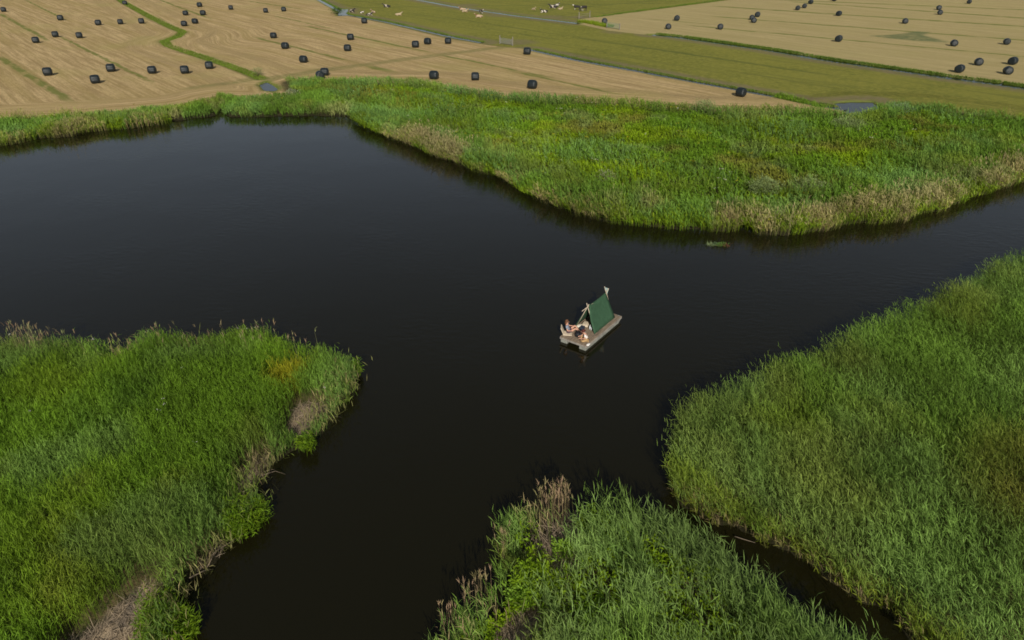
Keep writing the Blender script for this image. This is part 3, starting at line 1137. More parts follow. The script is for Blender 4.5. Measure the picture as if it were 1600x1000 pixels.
gG = np.array([.16, .235, .03])
gD = np.array([.10, .16, .03])
ditch_grass(D_wind, 0, 1.6, 34, .35, gG * .75, gG, "bright grass along the winding ditch between the two left stubble fields", 501)
ditch_grass(D_right, 1.35, 1.3, 60, .38, gG * [.85, .9, .9], gD * .95, "tall green grass on the far side of the ditch below the right stubble field", 503)
ditch_grass(D_mid2, .85, .7, 50, .22, gG * .9, gD, "low green grass along the ditch between the stubble and the pasture, right part", 505)
ditch_grass(D_mid, .9, .7, 50, .2, gG * .9, gD, "low green grass along the ditch between the stubble and the pasture, upper part", 507)
ditch_grass(WP([(903, 34), (925, 38), (950, 43)], Z0), .8, 2.4, 34, .7, gG, cYEL, "thick bright grass between the wooden gate and the green gate by the ditch end", 509)
ditch_grass(WP([(930, 27), (1000, 17), (1100, 4), (1180, -7)], Z0), 0, 1.6, 18, .4, gD, gG, "dark grass line along the upper edge of the right stubble field", 511)
ditch_grass(WP([(1220, 148), (1260, 158), (1300, 166)], Z0), -.8, 2.0, 30, .6, gG, cMID, "rank grass at the stubble's pointed right end", 513)


# ------------------------------------------------------------------ mesh helpers for built objects
class MB:
    def __init__(self):
        self.bm = bmesh.new()

    def box(self, c, s, rot=None, bev=0.0):
        r = bmesh.ops.create_cube(self.bm, size=1.0)
        vs = r['verts']
        bmesh.ops.scale(self.bm, vec=s, verts=vs)
        if bev:
            es = list({e for v in vs for e in v.link_edges})
            rb = bmesh.ops.bevel(self.bm, geom=es, offset=bev, segments=1, affect='EDGES', profile=.7)
            vs = list({v for f in rb['faces'] for v in f.verts} | {v for v in vs if v.is_valid})
        if rot is not None:
            bmesh.ops.rotate(self.bm, cent=(0, 0, 0), matrix=rot, verts=vs)
        bmesh.ops.translate(self.bm, vec=c, verts=vs)
        return self

    def tube(self, pts, radii, seg=8):
        pts = [Vector(p) for p in pts]
        if not hasattr(radii, '__len__'):
            radii = [radii] * len(pts)
        rings = []
        up = Vector((0, 0, 1))
        for i, p in enumerate(pts):
            d = (pts[min(i + 1, len(pts) - 1)] - pts[max(i - 1, 0)]).normalized()
            a = d.cross(up)
            if a.length < .05:
                a = d.cross(Vector((1, 0, 0)))
            a.normalize()
            b = d.cross(a)
            rings.append([self.bm.verts.new(p + (a * math.cos(t) + b * math.sin(t)) * radii[i]) for t in [2 * math.pi * k / seg for k in range(seg)]])
        for r0, r1 in zip(rings[:-1], rings[1:]):
            for k in range(seg):
                self.bm.faces.new((r0[k], r0[(k + 1) % seg], r1[(k + 1) % seg], r1[k]))
        self.bm.faces.new(rings[0][::-1])
        self.bm.faces.new(rings[-1])
        return self

    def ball(self, c, s, sub=2, noise=0.0):
        r = bmesh.ops.create_icosphere(self.bm, subdivisions=sub, radius=1.0)
        for v in r['verts']:
            k = 1 + noise * (random.random() - .5)
            v.co = Vector((v.co.x * s[0] * k, v.co.y * s[1] * k, v.co.z * s[2] * k)) + Vector(c)
        return self

    def build(self, name, m, parent=None, smooth_=False):
        bmesh.ops.recalc_face_normals(self.bm, faces=self.bm.faces)
        me = bpy.data.meshes.new(name)
        self.bm.to_mesh(me)
        self.bm.free()
        me.materials.append(m)
        if smooth_:
            me.polygons.foreach_set('use_smooth', np.ones(len(me.polygons), bool))
        o = bpy.data.objects.new(name, me)
        C.objects.link(o)
        o.parent = parent
        return o


# ------------------------------------------------------------------ wrapped bales
def bale_material():
    m = bpy.data.materials.new("bale_wrap")
    m.use_nodes = True
    n = m.node_tree.nodes
    l = m.node_tree.links
    b = n["Principled BSDF"]
    b.inputs["Base Color"].default_value = (.011, .017, .020, 1)
    b.inputs["Roughness"].default_value = .42
    b.inputs["Specular IOR Level"].default_value = .40
    tc = n.new("ShaderNodeTexCoord")
    wv = n.new("ShaderNodeTexWave")
    wv.wave_type = 'BANDS'
    wv.bands_direction = 'Z'
    wv.inputs["Scale"].default_value = 2.2
    wv.inputs["Distortion"].default_value = 3.0
    l.new(tc.outputs["Object"], wv.inputs["Vector"])
    nz = n.new("ShaderNodeTexNoise")
    nz.inputs["Scale"].default_value = 9
    nz.inputs["Detail"].default_value = 4
    l.new(tc.outputs["Object"], nz.inputs["Vector"])
    ad = n.new("ShaderNodeMath")
    l.new(wv.outputs["Fac"], ad.inputs[0])
    l.new(nz.outputs[0], ad.inputs[1])
    bp = n.new("ShaderNodeBump")
    bp.inputs["Strength"].default_value = .55
    bp.inputs["Distance"].default_value = .035
    l.new(ad.outputs[0], bp.inputs["Height"])
    l.new(bp.outputs[0], b.inputs["Normal"])
    return m


M_bale = bale_material()


def bale_mesh(seed):
    random.seed(seed)
    bm = bmesh.new()
    R, Lh, seg = .63, .61, 28
    prof = [(-Lh, 0.02), (-Lh * 1.0, R * .45), (-Lh * .97, R * .72), (-Lh * .86, R * .91), (-Lh * .62, R * .99), (-Lh * .25, R * 1.01),
            (Lh * .25, R * 1.01), (Lh * .62, R * .99), (Lh * .86, R * .91), (Lh * .97, R * .72), (Lh, R * .45), (Lh, .02)]
    rings = []
    for (a, r) in prof:
        ring = []
        for k in range(seg):
            t = 2 * math.pi * k / seg
            rr = r * (1 + .02 * math.sin(3 * t + seed) + .015 * (random.random() - .5))
            x, z = a * (1 + .02 * math.cos(2 * t)), rr * math.sin(t)
            y = rr * math.cos(t) * 1.03
            z = max(z, -R * .90)          # sagged on the ground
            ring.append(bm.verts.new((x, y, z * .97)))
        rings.append(ring)
    for r0, r1 in zip(rings[:-1], rings[1:]):
        for k in range(seg):
            bm.faces.new((r0[k], r0[(k + 1) % seg], r1[(k + 1) % seg], r1[k]))
    bm.faces.new(rings[0][::-1])
    bm.faces.new(rings[-1])
    bmesh.ops.recalc_face_normals(bm, faces=bm.faces)
    me = bpy.data.meshes.new("hay_bale")
    bm.to_mesh(me)
    bm.free()
    me.materials.append(M_bale)
    me.polygons.foreach_set('use_smooth', np.ones(len(me.polygons), bool))
    return me


bale_meshes = [bale_mesh(s) for s in (1, 2, 3)]
LF, MF, RF = "left stubble field", "middle stubble field", "right stubble field"
BALES = [
    # px, py, label, field
    (5, 14, "black bale cut by the left picture edge near the top", LF),
    (93.8, 27, "lone upper black bale left of the row of three in the left stubble", LF),
    (153, 34.5, "leftmost black bale of the level row of three by the winding ditch", LF),
    (187.5, 33, "middle black bale of the level row of three by the winding ditch", LF),
    (220.5, 32, "black bale touching the grass of the winding ditch, right end of the row of three", LF),
    (194.5, 3, "black bale cut by the top edge, right by the winding ditch", LF),
    (85.8, 52.5, "left one of the two level black bales above the left field's middle", LF),
    (123.3, 54, "right one of the two level black bales above the left field's middle", LF),
    (55, 61.3, "black bale beside a green uncut line at the far left", LF),
    (73.8, 111, "leftmost black bale of the nearest row in the left stubble", LF),
    (148, 122.5, "lowest black bale in the left stubble, closest to the water", LF),
    (172.5, 105, "black bale just above right of the lowest one in the left stubble", LF),
    (237, 107.8, "black bale third from the ditch in the nearest left row", LF),
    (288, 107.8, "black bale second from the ditch in the nearest left row", LF),
    (326.3, 100.5, "black bale against the lower bend of the winding ditch", LF),
    (289.5, 19.5, "left black bale of the upper trio right of the winding ditch", MF),
    (316.8, 19.3, "right black bale of the upper trio right of the winding ditch", MF),
    (311.5, 6.8, "topmost black bale of the cluster of five right of the winding ditch", MF),
    (360.3, 10.8, "small lone black bale near the top, right of the cluster of five", MF),
    (287.3, 35.8, "lower left black bale of the cluster of five above the ditch bend", MF),
    (304.3, 32.3, "lower right black bale of the cluster of five above the ditch bend", MF),
    (414.8, 15.5, "left one of two small black bales near the top edge of the middle stubble", MF),
    (443, 13.5, "right one of two small black bales near the top edge of the middle stubble", MF),
    (569, 31.8, "black bale beside the narrow ditch below the resting cows", MF),
    (427, 54.3, "upper left black bale of the slanting line of three", MF),
    (445.3, 70.5, "middle black bale of the slanting line of three", MF),
    (473.8, 91.3, "lowest black bale of the slanting line of three, above the touching pair", MF),
    (547.5, 57, "upper black bale of the close pair left of the field's centre", MF),
    (542.8, 73.8, "lower black bale of the close pair left of the field's centre", MF),
    (499.5, 115.8, "front black bale of the touching pair at the reed edge", MF),
    (507, 111, "rear black bale of the touching pair at the reed edge", MF),
    (649, 68.3, "left black bale of the row of three near the wire gate", MF),
    (668, 63.3, "middle black bale of the row of three near the wire gate", MF),
    (700, 62.5, "right black bale of the row of three near the wire gate", MF),
    (678, 116.3, "left one of the two black bales standing near the reeds below the cart track", MF),
    (742.5, 117.8, "right one of the two black bales standing near the reeds below the cart track", MF),
    (823.8, 78.8, "black bale standing right of the wire gate, on the ditch edge", MF),
    (831.8, 130.5, "large black bale alone on the stubble just above the green bank", MF),
    (1158.3, 142.5, "largest black bale, at the narrow right end of the middle stubble", MF),
    (944.8, 32, "small black bale beside the green gate and the ditch end", RF),
    (1044.5, 40.3, "lower one of the two leftmost round black bales in the right stubble", RF),
    (1057.8, 27.5, "upper one of the two leftmost round black bales in the right stubble", RF),
    (1125.8, 40.8, "lone round black bale left of the stack-like trio", RF),
    (1183.8, 22, "rear black bale of the tight trio in the right stubble", RF),
    (1175.3, 26.3, "left black bale of the tight trio in the right stubble", RF),
    (1178, 30.8, "front black bale of the tight trio in the right stubble", RF),
    (1246.8, 11.5, "left black bale of the short rising line of three near the top", RF),
    (1257.3, 8.5, "middle black bale of the short rising line of three near the top", RF),
    (1267, 2.3, "right black bale of the short rising line of three near the top", RF),
    (1304, -2, "black bale mostly cut by the top edge in the right stubble", RF),
    (1311, 20.3, "lone black bale below the cut-off one at the top of the right stubble", RF),
    (1467.5, 11.3, "upper black bale of the touching pair at the top right", RF),
    (1469.3, 18.5, "lower black bale of the touching pair at the top right", RF),
    (1414.8, 32, "black bale above the damp green patch", RF),
    (1310.8, 59.5, "black bale left of the damp green patch", RF),
    (1514.8, 1.8, "black bale cut by the top edge near the top right corner", RF),
    (1491.3, 66.3, "black bale right of the damp green patch", RF),
    (1573.8, 63.8, "black bale near the right picture edge, higher than the cluster of four", RF),
    (1530, 95.5, "upper left black bale of the cluster of four at the right edge", RF),
    (1583.3, 94.3, "upper right black bale of the cluster of four at the right edge", RF),
    (1500, 106.3, "lower left black bale of the cluster of four, closest to the ditch grass", RF),
    (1575.8, 108.8, "lower right black bale of the cluster of four at the right edge", RF),
]
random.seed(9)
for i, (px, py, lab, fld) in enumerate(BALES):
    x, y = G(px, py, 1.0)
    o = bpy.data.objects.new("hay_bale", bale_meshes[i % 3])
    C.objects.link(o)
    view = math.atan2(y, x)
    if fld == LF:
        a = view - math.pi / 2 - .12 + random.uniform(-.15, .15)
    elif fld == MF:
        a = view - math.pi / 2 - .25 + random.uniform(-.25, .25)
    else:
        a = view + random.uniform(-.35, .35)
    if i == 29:
        a = view + .2
    o.rotation_euler = (0, 0, a)
    o.scale = [random.uniform(.92, 1.0)] * 3
    o.location = (x, y, float(ground_z(x, y)[0]) + .57 * o.scale[2])
    tag(o, lab, "hay bale", "black wrapped bales on the mown fields")


# ------------------------------------------------------------------ skinned figures
def skin_mesh(joints, edges, root, sub=1, name="figure"):
    """joints: dict name -> (x,y,z,r[,ry]); returns a mesh grown by a Skin modifier"""
    keys = list(joints)
    me = bpy.data.meshes.new(name)
    me.from_pydata([joints[k][:3] for k in keys], [(keys.index(a), keys.index(b)) for a, b in edges], [])
    o = bpy.data.objects.new(name, me)
    C.objects.link(o)
    sk = o.modifiers.new("s", 'SKIN')
    sk.use_smooth_shade = True
    for i, k in enumerate(keys):
        j = joints[k]
        d = me.skin_vertices[0].data[i]
        d.radius = (j[3], j[4] if len(j) > 4 else j[3])
        d.use_root = (k == root)
    ss = o.modifiers.new("u", 'SUBSURF')
    ss.levels = ss.render_levels = sub
    dg = bpy.context.evaluated_depsgraph_get()
    nm = bpy.data.meshes.new_from_object(o.evaluated_get(dg))
    bpy.data.objects.remove(o)
    nm.name = name
    return nm


def mesh_part(name, me, m, parent):
    me.materials.clear()
    me.materials.append(m)
    o = bpy.data.objects.new(name, me)
    C.objects.link(o)
    o.parent = parent
    return o


# ------------------------------------------------------------------ cows
def cow_material(name, base, patch, thr, seed):
    m = bpy.data.materials.new(name)
    m.use_nodes = True
    n = m.node_tree.nodes
    l = m.node_tree.links
    b = n["Principled BSDF"]
    b.inputs["Roughness"].default_value = .75
    tc = n.new("ShaderNodeTexCoord")
    mp = n.new("ShaderNodeMapping")
    mp.inputs["Location"].default_value = (seed, seed * .7, 0)
    l.new(tc.outputs["Object"], mp.inputs[0])
    nz = n.new("ShaderNodeTexNoise")
    nz.inputs["Scale"].default_value = 1.1
    nz.inputs["Detail"].default_value = 2
    l.new(mp.outputs[0], nz.inputs["Vector"])
    r = n.new("ShaderNodeMapRange")
    l.new(nz.outputs[0], r.inputs[0])
    r.inputs[1].default_value = thr
    r.inputs[2].default_value = thr + .03
    mx = n.new("ShaderNodeMix")
    mx.data_type = 'RGBA'
    l.new(r.outputs[0], mx.inputs[0])
    mx.inputs[6].default_value = (*base, 1)
    mx.inputs[7].default_value = (*patch, 1)
    l.new(mx.outputs[2], b.inputs["Base Color"])
    return m


CM_bw = cow_material("cow_hide_black_white", (.42, .37, .30), (.025, .022, .02), .44, 1.3)
CM_bw2 = cow_material("cow_hide_mostly_black", (.60, .55, .47), (.025, .022, .02), .42, 4.1)
CM_br = cow_material("cow_hide_brown_cream", (.40, .30, .20), (.17, .08, .035), .52, 2.6)
CM_pale = cow_material("cow_hide_pale", (.37, .29, .18), (.36, .22, .12), .60, 7.7)
M_pink = mat("cow_udder", (.55, .33, .27), .6)
M_horn = mat("hoof", (.06, .05, .04), .5)


def cow_body(pose):
    J = {}
    if pose == 'stand' or pose == 'graze':
        J['hip'] = (-.72, 0, 1.12, .27, .28)
        J['rump'] = (-.98, 0, 1.14, .20, .22)
        J['belly'] = (-.15, 0, 1.02, .33, .36)
        J['chest'] = (.45, 0, 1.05, .29, .34)
        J['neck0'] = (.78, 0, 1.18, .19, .22)
        if pose == 'stand':
            J['neck1'] = (1.05, 0, 1.38, .14, .16)
            J['poll'] = (1.22, 0, 1.50, .12, .12)
            J['face'] = (1.42, 0, 1.38, .095, .10)
            J['muz'] = (1.60, 0, 1.25, .075, .075)
        else:
            J['neck1'] = (1.08, 0, .88, .14, .16)
            J['poll'] = (1.28, 0, .60, .12, .12)
            J['face'] = (1.38, 0, .38, .095, .10)
            J['muz'] = (1.45, 0, .16, .075, .075)
        for s, t in ((.2, 'L'), (-.2, 'R')):
            J['th' + t] = (-.85, s, .88, .15, .17)
            J['kn' + t] = (-.74, s, .66, .10, .11)
            J['ho' + t] = (-.92, s, .44, .06, .07)
            J['fe' + t] = (-.86, s, .06, .055, .06)
            J['sh' + t] = (.55, s, .80, .13, .15)
            J['el' + t] = (.52, s, .50, .07, .08)
            J['wr' + t] = (.55, s, .38, .055, .06)
            J['ff' + t] = (.55, s, .06, .055, .055)
        J['tail0'] = (-1.16, 0, 1.18, .04)
        J['tail1'] = (-1.22, 0, .80, .025)
        J['tail2'] = (-1.20, 0, .50, .04)
    else:
        J['hip'] = (-.70, 0, .42, .30, .32)
        J['rump'] = (-.98, 0, .44, .20, .24)
        J['belly'] = (-.15, .03, .40, .38, .36)
        J['chest'] = (.42, 0, .46, .30, .33)
        J['neck0'] = (.74, 0, .66, .18, .21)
        J['neck1'] = (.95, .06, .92, .13, .16)
        J['poll'] = (1.08, .12, 1.08, .12, .12)
        J['face'] = (1.27, .18, .99, .095, .10)
        J['muz'] = (1.44, .24, .88, .075, .075)
        for s, t in ((.26, 'L'), (-.26, 'R')):
            J['th' + t] = (-.70, s * 1.25, .24, .16, .18)
            J['kn' + t] = (-.32, s * 1.9, .18, .10, .10)
            J['ho' + t] = (-.62, s * 2.2, .09, .06, .06)
            J['fe' + t] = (-.22, s * 2.4, .07, .05, .05)
            J['sh' + t] = (.50, s * .9, .24, .12, .14)
            J['el' + t] = (.62, s * 1.2, .12, .07, .07)
            J['wr' + t] = (.95, s * 1.15, .10, .06, .06)
            J['ff' + t] = (.66, s * .95, .07, .05, .05)
        J['tail0'] = (-1.16, .02, .45, .04)
        J['tail1'] = (-1.24, .10, .16, .03)
        J['tail2'] = (-1.08, .26, .06, .04)
    E = [('hip', 'rump'), ('hip', 'belly'), ('belly', 'chest'), ('chest', 'neck0'), ('neck0', 'neck1'), ('neck1', 'poll'), ('poll', 'face'),
         ('face', 'muz'), ('rump', 'tail0'), ('tail0', 'tail1'), ('tail1', 'tail2')]
    for t in 'LR':
        E += [('hip', 'th' + t), ('th' + t, 'kn' + t), ('kn' + t, 'ho' + t), ('ho' + t, 'fe' + t), ('chest', 'sh' + t), ('sh' + t, 'el' + t),
              ('el' + t, 'wr' + t), ('wr' + t, 'ff' + t)]
    # ears
    px, py, pz = J['poll'][:3]
    J['earL'] = (px + .02, py + .14, pz + .02, .03, .045)
    J['earR'] = (px + .02, py - .14, pz + .02, .03, .045)
    J['ear2L'] = (px + .02, py + .26, pz + .01, .02, .035)
    J['ear2R'] = (px + .02, py - .26, pz + .01, .02, .035)
    E += [('poll', 'earL'), ('poll', 'earR'), ('earL', 'ear2L'), ('earR', 'ear2R')]
    return skin_mesh(J, E, 'hip', 1, 'cow')


cow_me = {k: cow_body(k) for k in ('stand', 'graze', 'lie')}
COWS = [
    (550, 17, 'lie', CM_bw, -.7, 1.0, "dark and cream cow lying beside the top of the narrow ditch"),
    (565.5, 18.5, 'lie', CM_bw2, .4, .62, "small black calf lying right of the dark and cream cow"),
    (577.5, 22, 'lie', CM_bw, .3, .85, "black cow with a white front lying above the bale at the ditch"),
    (583, 18, 'lie', CM_br, 2.4, .8, "brown calf lying behind the black and white cow"),
    (604, 9.5, 'lie', CM_bw, 3.1, 1.0, "black cow with white head lying highest in the left pasture"),
    (623, 22, 'lie', CM_pale, .1, .85, "pale cream calf lying alone in the left pasture"),
    (722.5, 14, 'lie', CM_br, 3.0, .9, "brown and cream cow touching the far ditch, left of its neighbour"),
    (726.5, 17, 'lie', CM_pale, -.5, .9, "light brown cow lying just below the far ditch"),
    (752, 19.5, 'stand', CM_bw2, -.9, .8, "black cow with a white leg close to the far ditch"),
    (748, 25, 'lie', CM_br, 3.3, .95, "cream and brown cow lying in front of the black one"),
    (834, 13.5, 'lie', CM_pale, -1.1, .8, "small pale cow with a dark back lying left of the big group"),
    (850, 17.5, 'lie', CM_bw2, 3.4, 1.0, "black cow with white patches lying in front of the big group"),
    (864, 11, 'lie', CM_bw, 3.15, 1.15, "large cream and black cow lying in the middle of the big group"),
    (869, 8.5, 'lie', CM_bw2, .4, 1.0, "black cow lying directly behind the large cream one"),
    (876, 13, 'lie', CM_pale, .5, .75, "pale calf lying at the right end of the big group"),
    (901, 14, 'stand', CM_bw2, 2.7, .95, "black cow with white belly standing left of the grazing one"),
    (912, 15.5, 'graze', CM_bw2, 3.9, 1.1, "black cow grazing nearest to the wooden gate"),
]
for px, py, pose, cm, rz, sc, lab in COWS:
    x, y = G(px, py, Z0 + .3)
    t = empty("cow", (x, y, float(ground_z(x, y)[0]) - .02), rz)
    t.scale = (sc * .9, sc * .9, sc * .9)
    tag(t, lab, "cow", "cattle resting on the pasture")
    me = cow_me[pose].copy()
    b = mesh_part("body", me, cm, t)


# ------------------------------------------------------------------ gates
M_wood = mat("grey_wood", (.26, .235, .19), .8, .2, .35, 9, .4, stretch=(1, 1, .2))
M_galv = mat("galvanised", (.24, .25, .24), .6, .3, .2, 12)
M_green = mat("green_paint", (.20, .30, .22), .6, .3, .3, 8)


def gate(a, b, h, n_rail, lab, m_rail, mesh_wires=0, cat="gate", posth=1.25):
    ax, ay = G(*a, Z0)
    bx, by = G(*b, Z0)
    L = math.hypot(bx - ax, by - ay)
    rz = math.atan2(by - ay, bx - ax)
    t = empty("field_gate", (ax, ay, Z0), rz)
    tag(t, lab, cat)
    for px in (0, L):
        m = MB()
        m.box((px, 0, posth / 2 - .15), (.16, .16, posth + .3), bev=.02)
        m.build("post", M_wood, t)
    m = MB()
    for i in range(n_rail):
        m.tube([(.12, 0, .2 + (h - .2) * i / max(1, n_rail - 1)), (L - .12, 0, .2 + (h - .2) * i / max(1, n_rail - 1))], .03, 6)
    m.tube([(.13, 0, .16), (.13, 0, h + .04)], .03, 6)
    m.tube([(L - .13, 0, .16), (L - .13, 0, h + .04)], .03, 6)
    if n_rail > 2:
        m.tube([(.13, .035, .2), (L - .13, .035, h)], .022, 6)
    m.build("gate_frame", m_rail, t)
    if mesh_wires:
        m = MB()
        k = int(L / .22)
        for i in range(1, k):
            m.tube([(L * i / k, -.035, .2), (L * i / k, -.035, h)], .016, 4)
        m.build("gate_bars", m_rail, t)
    return t


gate((781, 68.5), (801, 71.5), 1.05, 5, "grey barred gate between weathered posts at the end of the cart track", M_galv, 1, posth=1.5)
gate((948, 43.5), (968, 46.5), 1.1, 5, "pale green barred gate between two posts right of the thick bright grass", M_green, 1)
gate((904.5, 29.5), (921.5, 27.5), 1.0, 3, "simple rail gate with tall pale posts beside the grazing cow", M_wood, 0, posth=1.5)


# ------------------------------------------------------------------ shrubs
def shrub(px, py, r, h, col, lab, n=1600, lw=.055, ll=.16, group=None, seed=0, zb=.15):
    x, y = G(px, py, zb)
    z = float(max(ground_z(x, y)[0], 0))
    t = empty("shrub", (x, y, z))
    tag(t, lab, "shrub", group)
    B = Blades()
    u = rng.normal(0, 1, (n, 3))
    u /= np.linalg.norm(u, axis=1)[:, None]
    rad = rng.random(n) ** .33
    lob = 1 + .28 * np.sin(u[:, 0] * 5 + seed) * np.cos(u[:, 1] * 4 + seed * 2) + .15 * np.sin(u[:, 2] * 7)
    P = u * (rad * lob)[:, None] * [r, r, h * .5] + [0, 0, h * .52]
    P[:, 2] = np.maximum(P[:, 2], .05)
    cc = mixc(col, np.array(col) * 1.25, rng.random(n))
    B.add(P, np.arctan2(u[:, 1], u[:, 0]) + rng.normal(0, .8, n), rng.uniform(.1, 1.3, n), ll * rng.uniform(.7, 1.4, n), np.full(n, lw), rng.uniform(0, .8, n), cc * rng.uniform(.8, 1.2, n)[:, None])
    f = B.build("foliage", M_leaf)
    f.parent = t
    m = MB()
    for k in range(5):
        a = k * 1.26 + seed
        m.tube([(0.03 * math.cos(a), .03 * math.sin(a), -.08), (r * .25 * math.cos(a), r * .25 * math.sin(a), h * .35), (r * .6 * math.cos(a), r * .6 * math.sin(a), h * .75)], [.03, .02, .008], 5)
    m.build("branches", M_bark, t)
    return t


M_bark = mat("bark", (.12, .09, .06), .9, .1, .4, 12, .5)
WIL = (.21, .27, .10)
SG = "willow shrubs on the far bank"
shrub(1098, 182, 1.5, 1.9, WIL, "rounded pale willow shrub at the back edge of the green bank, below the stubble", group=SG, seed=1)
shrub(1322, 205, 1.9, 1.4, WIL, "wide pale willow shrub just below the small pool", n=2600, group=SG, seed=2)
shrub(1190, 312, 1.3, 1.9, (.21, .27, .10), "round willow shrub near the water, left one of the close pair", n=2200, group=SG, seed=3)
shrub(1262, 305, 1.5, 1.5, WIL, "loose pale shrub near the water, right one of the close pair", group=SG, seed=4)
shrub(945, 292, .9, 1.6, (.26, .28, .15), "thin grey green shrub left of the bank's bulge", n=380, group=SG, seed=5)
shrub(1405, 182, 1.4, 1.5, (.19, .27, .13), "grey green shrub right of the small pool", group=SG, seed=6)
shrub(458, 157, 1.0, 1.4, (.28, .32, .18), "pale feathery shrub below the end of the winding ditch", n=600, group=SG, seed=7)
shrub(404, 120, .9, 1.2, (.24, .27, .11), "small shrub at the ditch pool, tallest by its upper end", n=450, group=SG, seed=8)
shrub(527, 22, 1.6, 1.6, (.07, .13, .03), "dark green bush at the bend of the ditch by the lying cows", n=900, lw=.1, ll=.2, seed=9, zb=.35)
shrub(812, 940, .55, .75, (.17, .29, .03), "bright green leafy bush on the straw at the bottom centre", n=900, lw=.06, ll=.10, seed=10)
shrub(880, 868, .45, .6, (.18, .30, .03), "small lime green bush between the bare straw and the combed reeds", n=600, lw=.05, ll=.09, seed=11)


# ------------------------------------------------------------------ floating plants and snags
def floating_clump():
    x, y = G(1122, 383, 0)
    B = Blades()
    for cx, cy, n, col in ((-.55, .1, 60, (.20, .26, .12)), (.2, -.02, 90, (.12, .22, .05)), (.45, -.12, 40, (.20, .10, .05)), (-.15, .02, 30, (.14, .22, .1))):
        P = np.stack([x + cx + rng.normal(0, .16, n), y + cy + rng.normal(0, .1, n), np.zeros(n)], -1)
        B.add(P, rng.uniform(0, 6.28, n), rng.uniform(.1, 1.2, n), rng.uniform(.15, .45, n), np.full(n, .035), rng.uniform(.2, 1.2, n),
              np.tile(np.array([col]), (n, 1)) * rng.uniform(.7, 1.3, n)[:, None])
    o = B.build("floating_weed", M_leaf)
    tag(o, "small clump of green and reddish weed floating off the far bank", "water weed", kind='stuff')


floating_clump()
M_twig = mat("dead_twig", (.20, .16, .115), .85, .1, .4, 10, .4)


def snag(pts, r, lab):
    p0 = G(*pts[0][:2], pts[0][2])
    m = MB()
    w_ = [Vector((*G(a, b, c), c)) for a, b, c in pts]
    m.tube([v - Vector((*p0, 0)) for v in w_], [r * (1 - .6 * i / (len(w_) - 1)) for i in range(len(w_))], 6)
    o = m.build("dead_branch", M_twig, None, True)
    o.location = (*p0, 0)
    tag(o, lab, "branch")


snag([(1148, 838, .10), (1160, 842, .12), (1180, 848, .06)], .025, "pale dead branch lying in the narrow channel")
snag([(296, 903, .3), (318, 892, .2), (334, 889, .04)], .02, "bare twig over the water below the lower lime tuft")
snag([(330, 868, .4), (345, 856, .4), (362, 846, .25), (376, 838, .06)], .025, "crooked bare branch over the water between the two lime tufts")
snag([(412, 742, .4), (430, 736, .3), (446, 741, .04)], .02, "thin bare branch reaching from the island's notch")
snag([(506, 656, .35), (522, 650, .25), (534, 652, .04)], .016, "fine dry twig at the island's right shore above the dry skirts")


# ------------------------------------------------------------------ raft
A_ = Vector((*G(916, 540.5, .35), 0))
B_ = Vector((*G(971.5, 494, .35), 0))
RU = (B_ - A_).normalized()
rang = math.atan2(RU.y, RU.x)
RL, RW, DZ = 3.98, 1.67, 0.35
# raft frame: x along its length from the near end, y across from the right-hand edge, z = 0 at the water
raft = empty("raft", (A_.x, A_.y, 0), rang)
tag(raft, "weathered wooden raft with two box floats drifting on the dark water", "raft")


def plank_mat(name, c1, c2):
    return mat(name, c1, .8, .15, 0, 5, .35, col2=c2, stretch=(.5, 6, 1))


M_deck = plank_mat("deck_planks", (.29, .225, .16), (.16, .125, .09))
M_side = plank_mat("side_boards", (.34, .31, .27), (.20, .185, .165))
M_float = mat("float_box", (.30, .31, .27), .6, .3, .3, 6, .2)
M_canvas = mat("green_canvas", (.042, .098, .054), .85, .15, .18, 5, .25)
M_pole = mat("peeled_pole", (.50, .42, .32), .7, .2, .25, 9, .2)

m = MB()
nb = 12
for i in range(nb):
    w0 = RW / nb
    jit = random.uniform(-.012, .012)
    m.box((RL / 2 + jit, (i + .5) * w0, DZ - .018), (RL, w0 - .012, .036), bev=.004)
m.build("deck", M_deck, raft)
for yy in (.012, RW - .012):
    m = MB()
    m.box((RL / 2, yy, DZ - .09), (RL + .03, .03, .13), bev=.004)
    m.build("side_board", M_side, raft)
for xx in (-.022, RL + .022):
    m = MB()
    m.box((xx, RW / 2, DZ - .075), (.03, RW - .05, .10), bev=.004)
    m.build("end_board", M_side, raft)
for yy in (.24, RW - .24):
    m = MB()
    # bow end of each float slopes up under the deck
    b_ = m.bm
    ys = (yy - .2, yy + .2)
    prof = [(.03, DZ - .16), (RL - .05, DZ - .16), (RL - .05, DZ - .22), (RL - .5, -.16), (.03, -.16)]
    f1 = [b_.verts.new((p[0], ys[0], p[1])) for p in prof]
    f2 = [b_.verts.new((p[0], ys[1], p[1])) for p in prof]
    b_.faces.new(f1)
    b_.faces.new(f2[::-1])
    for k in range(5):
        b_.faces.new((f1[k], f1[(k + 1) % 5], f2[(k + 1) % 5], f2[k]))
    m.build("float", M_float, raft)
for xx in (.5, 1.5, 2.5, 3.5):
    m = MB()
    m.box((xx, RW / 2, DZ - .08), (.07, RW - .06, .08))
    m.build("cross_beam", M_side, raft)
for yy in (.14, RW - .14):
    m = MB()
    m.tube([(RL - .10, yy - .05, DZ), (RL - .10, yy - .05, DZ + .05), (RL - .10, yy + .05, DZ + .05), (RL - .10, yy + .05, DZ)], .014, 6)
    m.build("mooring_cleat", M_galv, raft)

# tent
XF, XB, YR, YL, ZR = 1.42, 3.50, .24, 1.56, 1.62
YM = (YR + YL) / 2 - .02
c_, s_ = math.cos(rang), math.sin(rang)


def RW2(x, y):
    return (A_.x + x * c_ - y * s_, A_.y + x * s_ + y * c_)


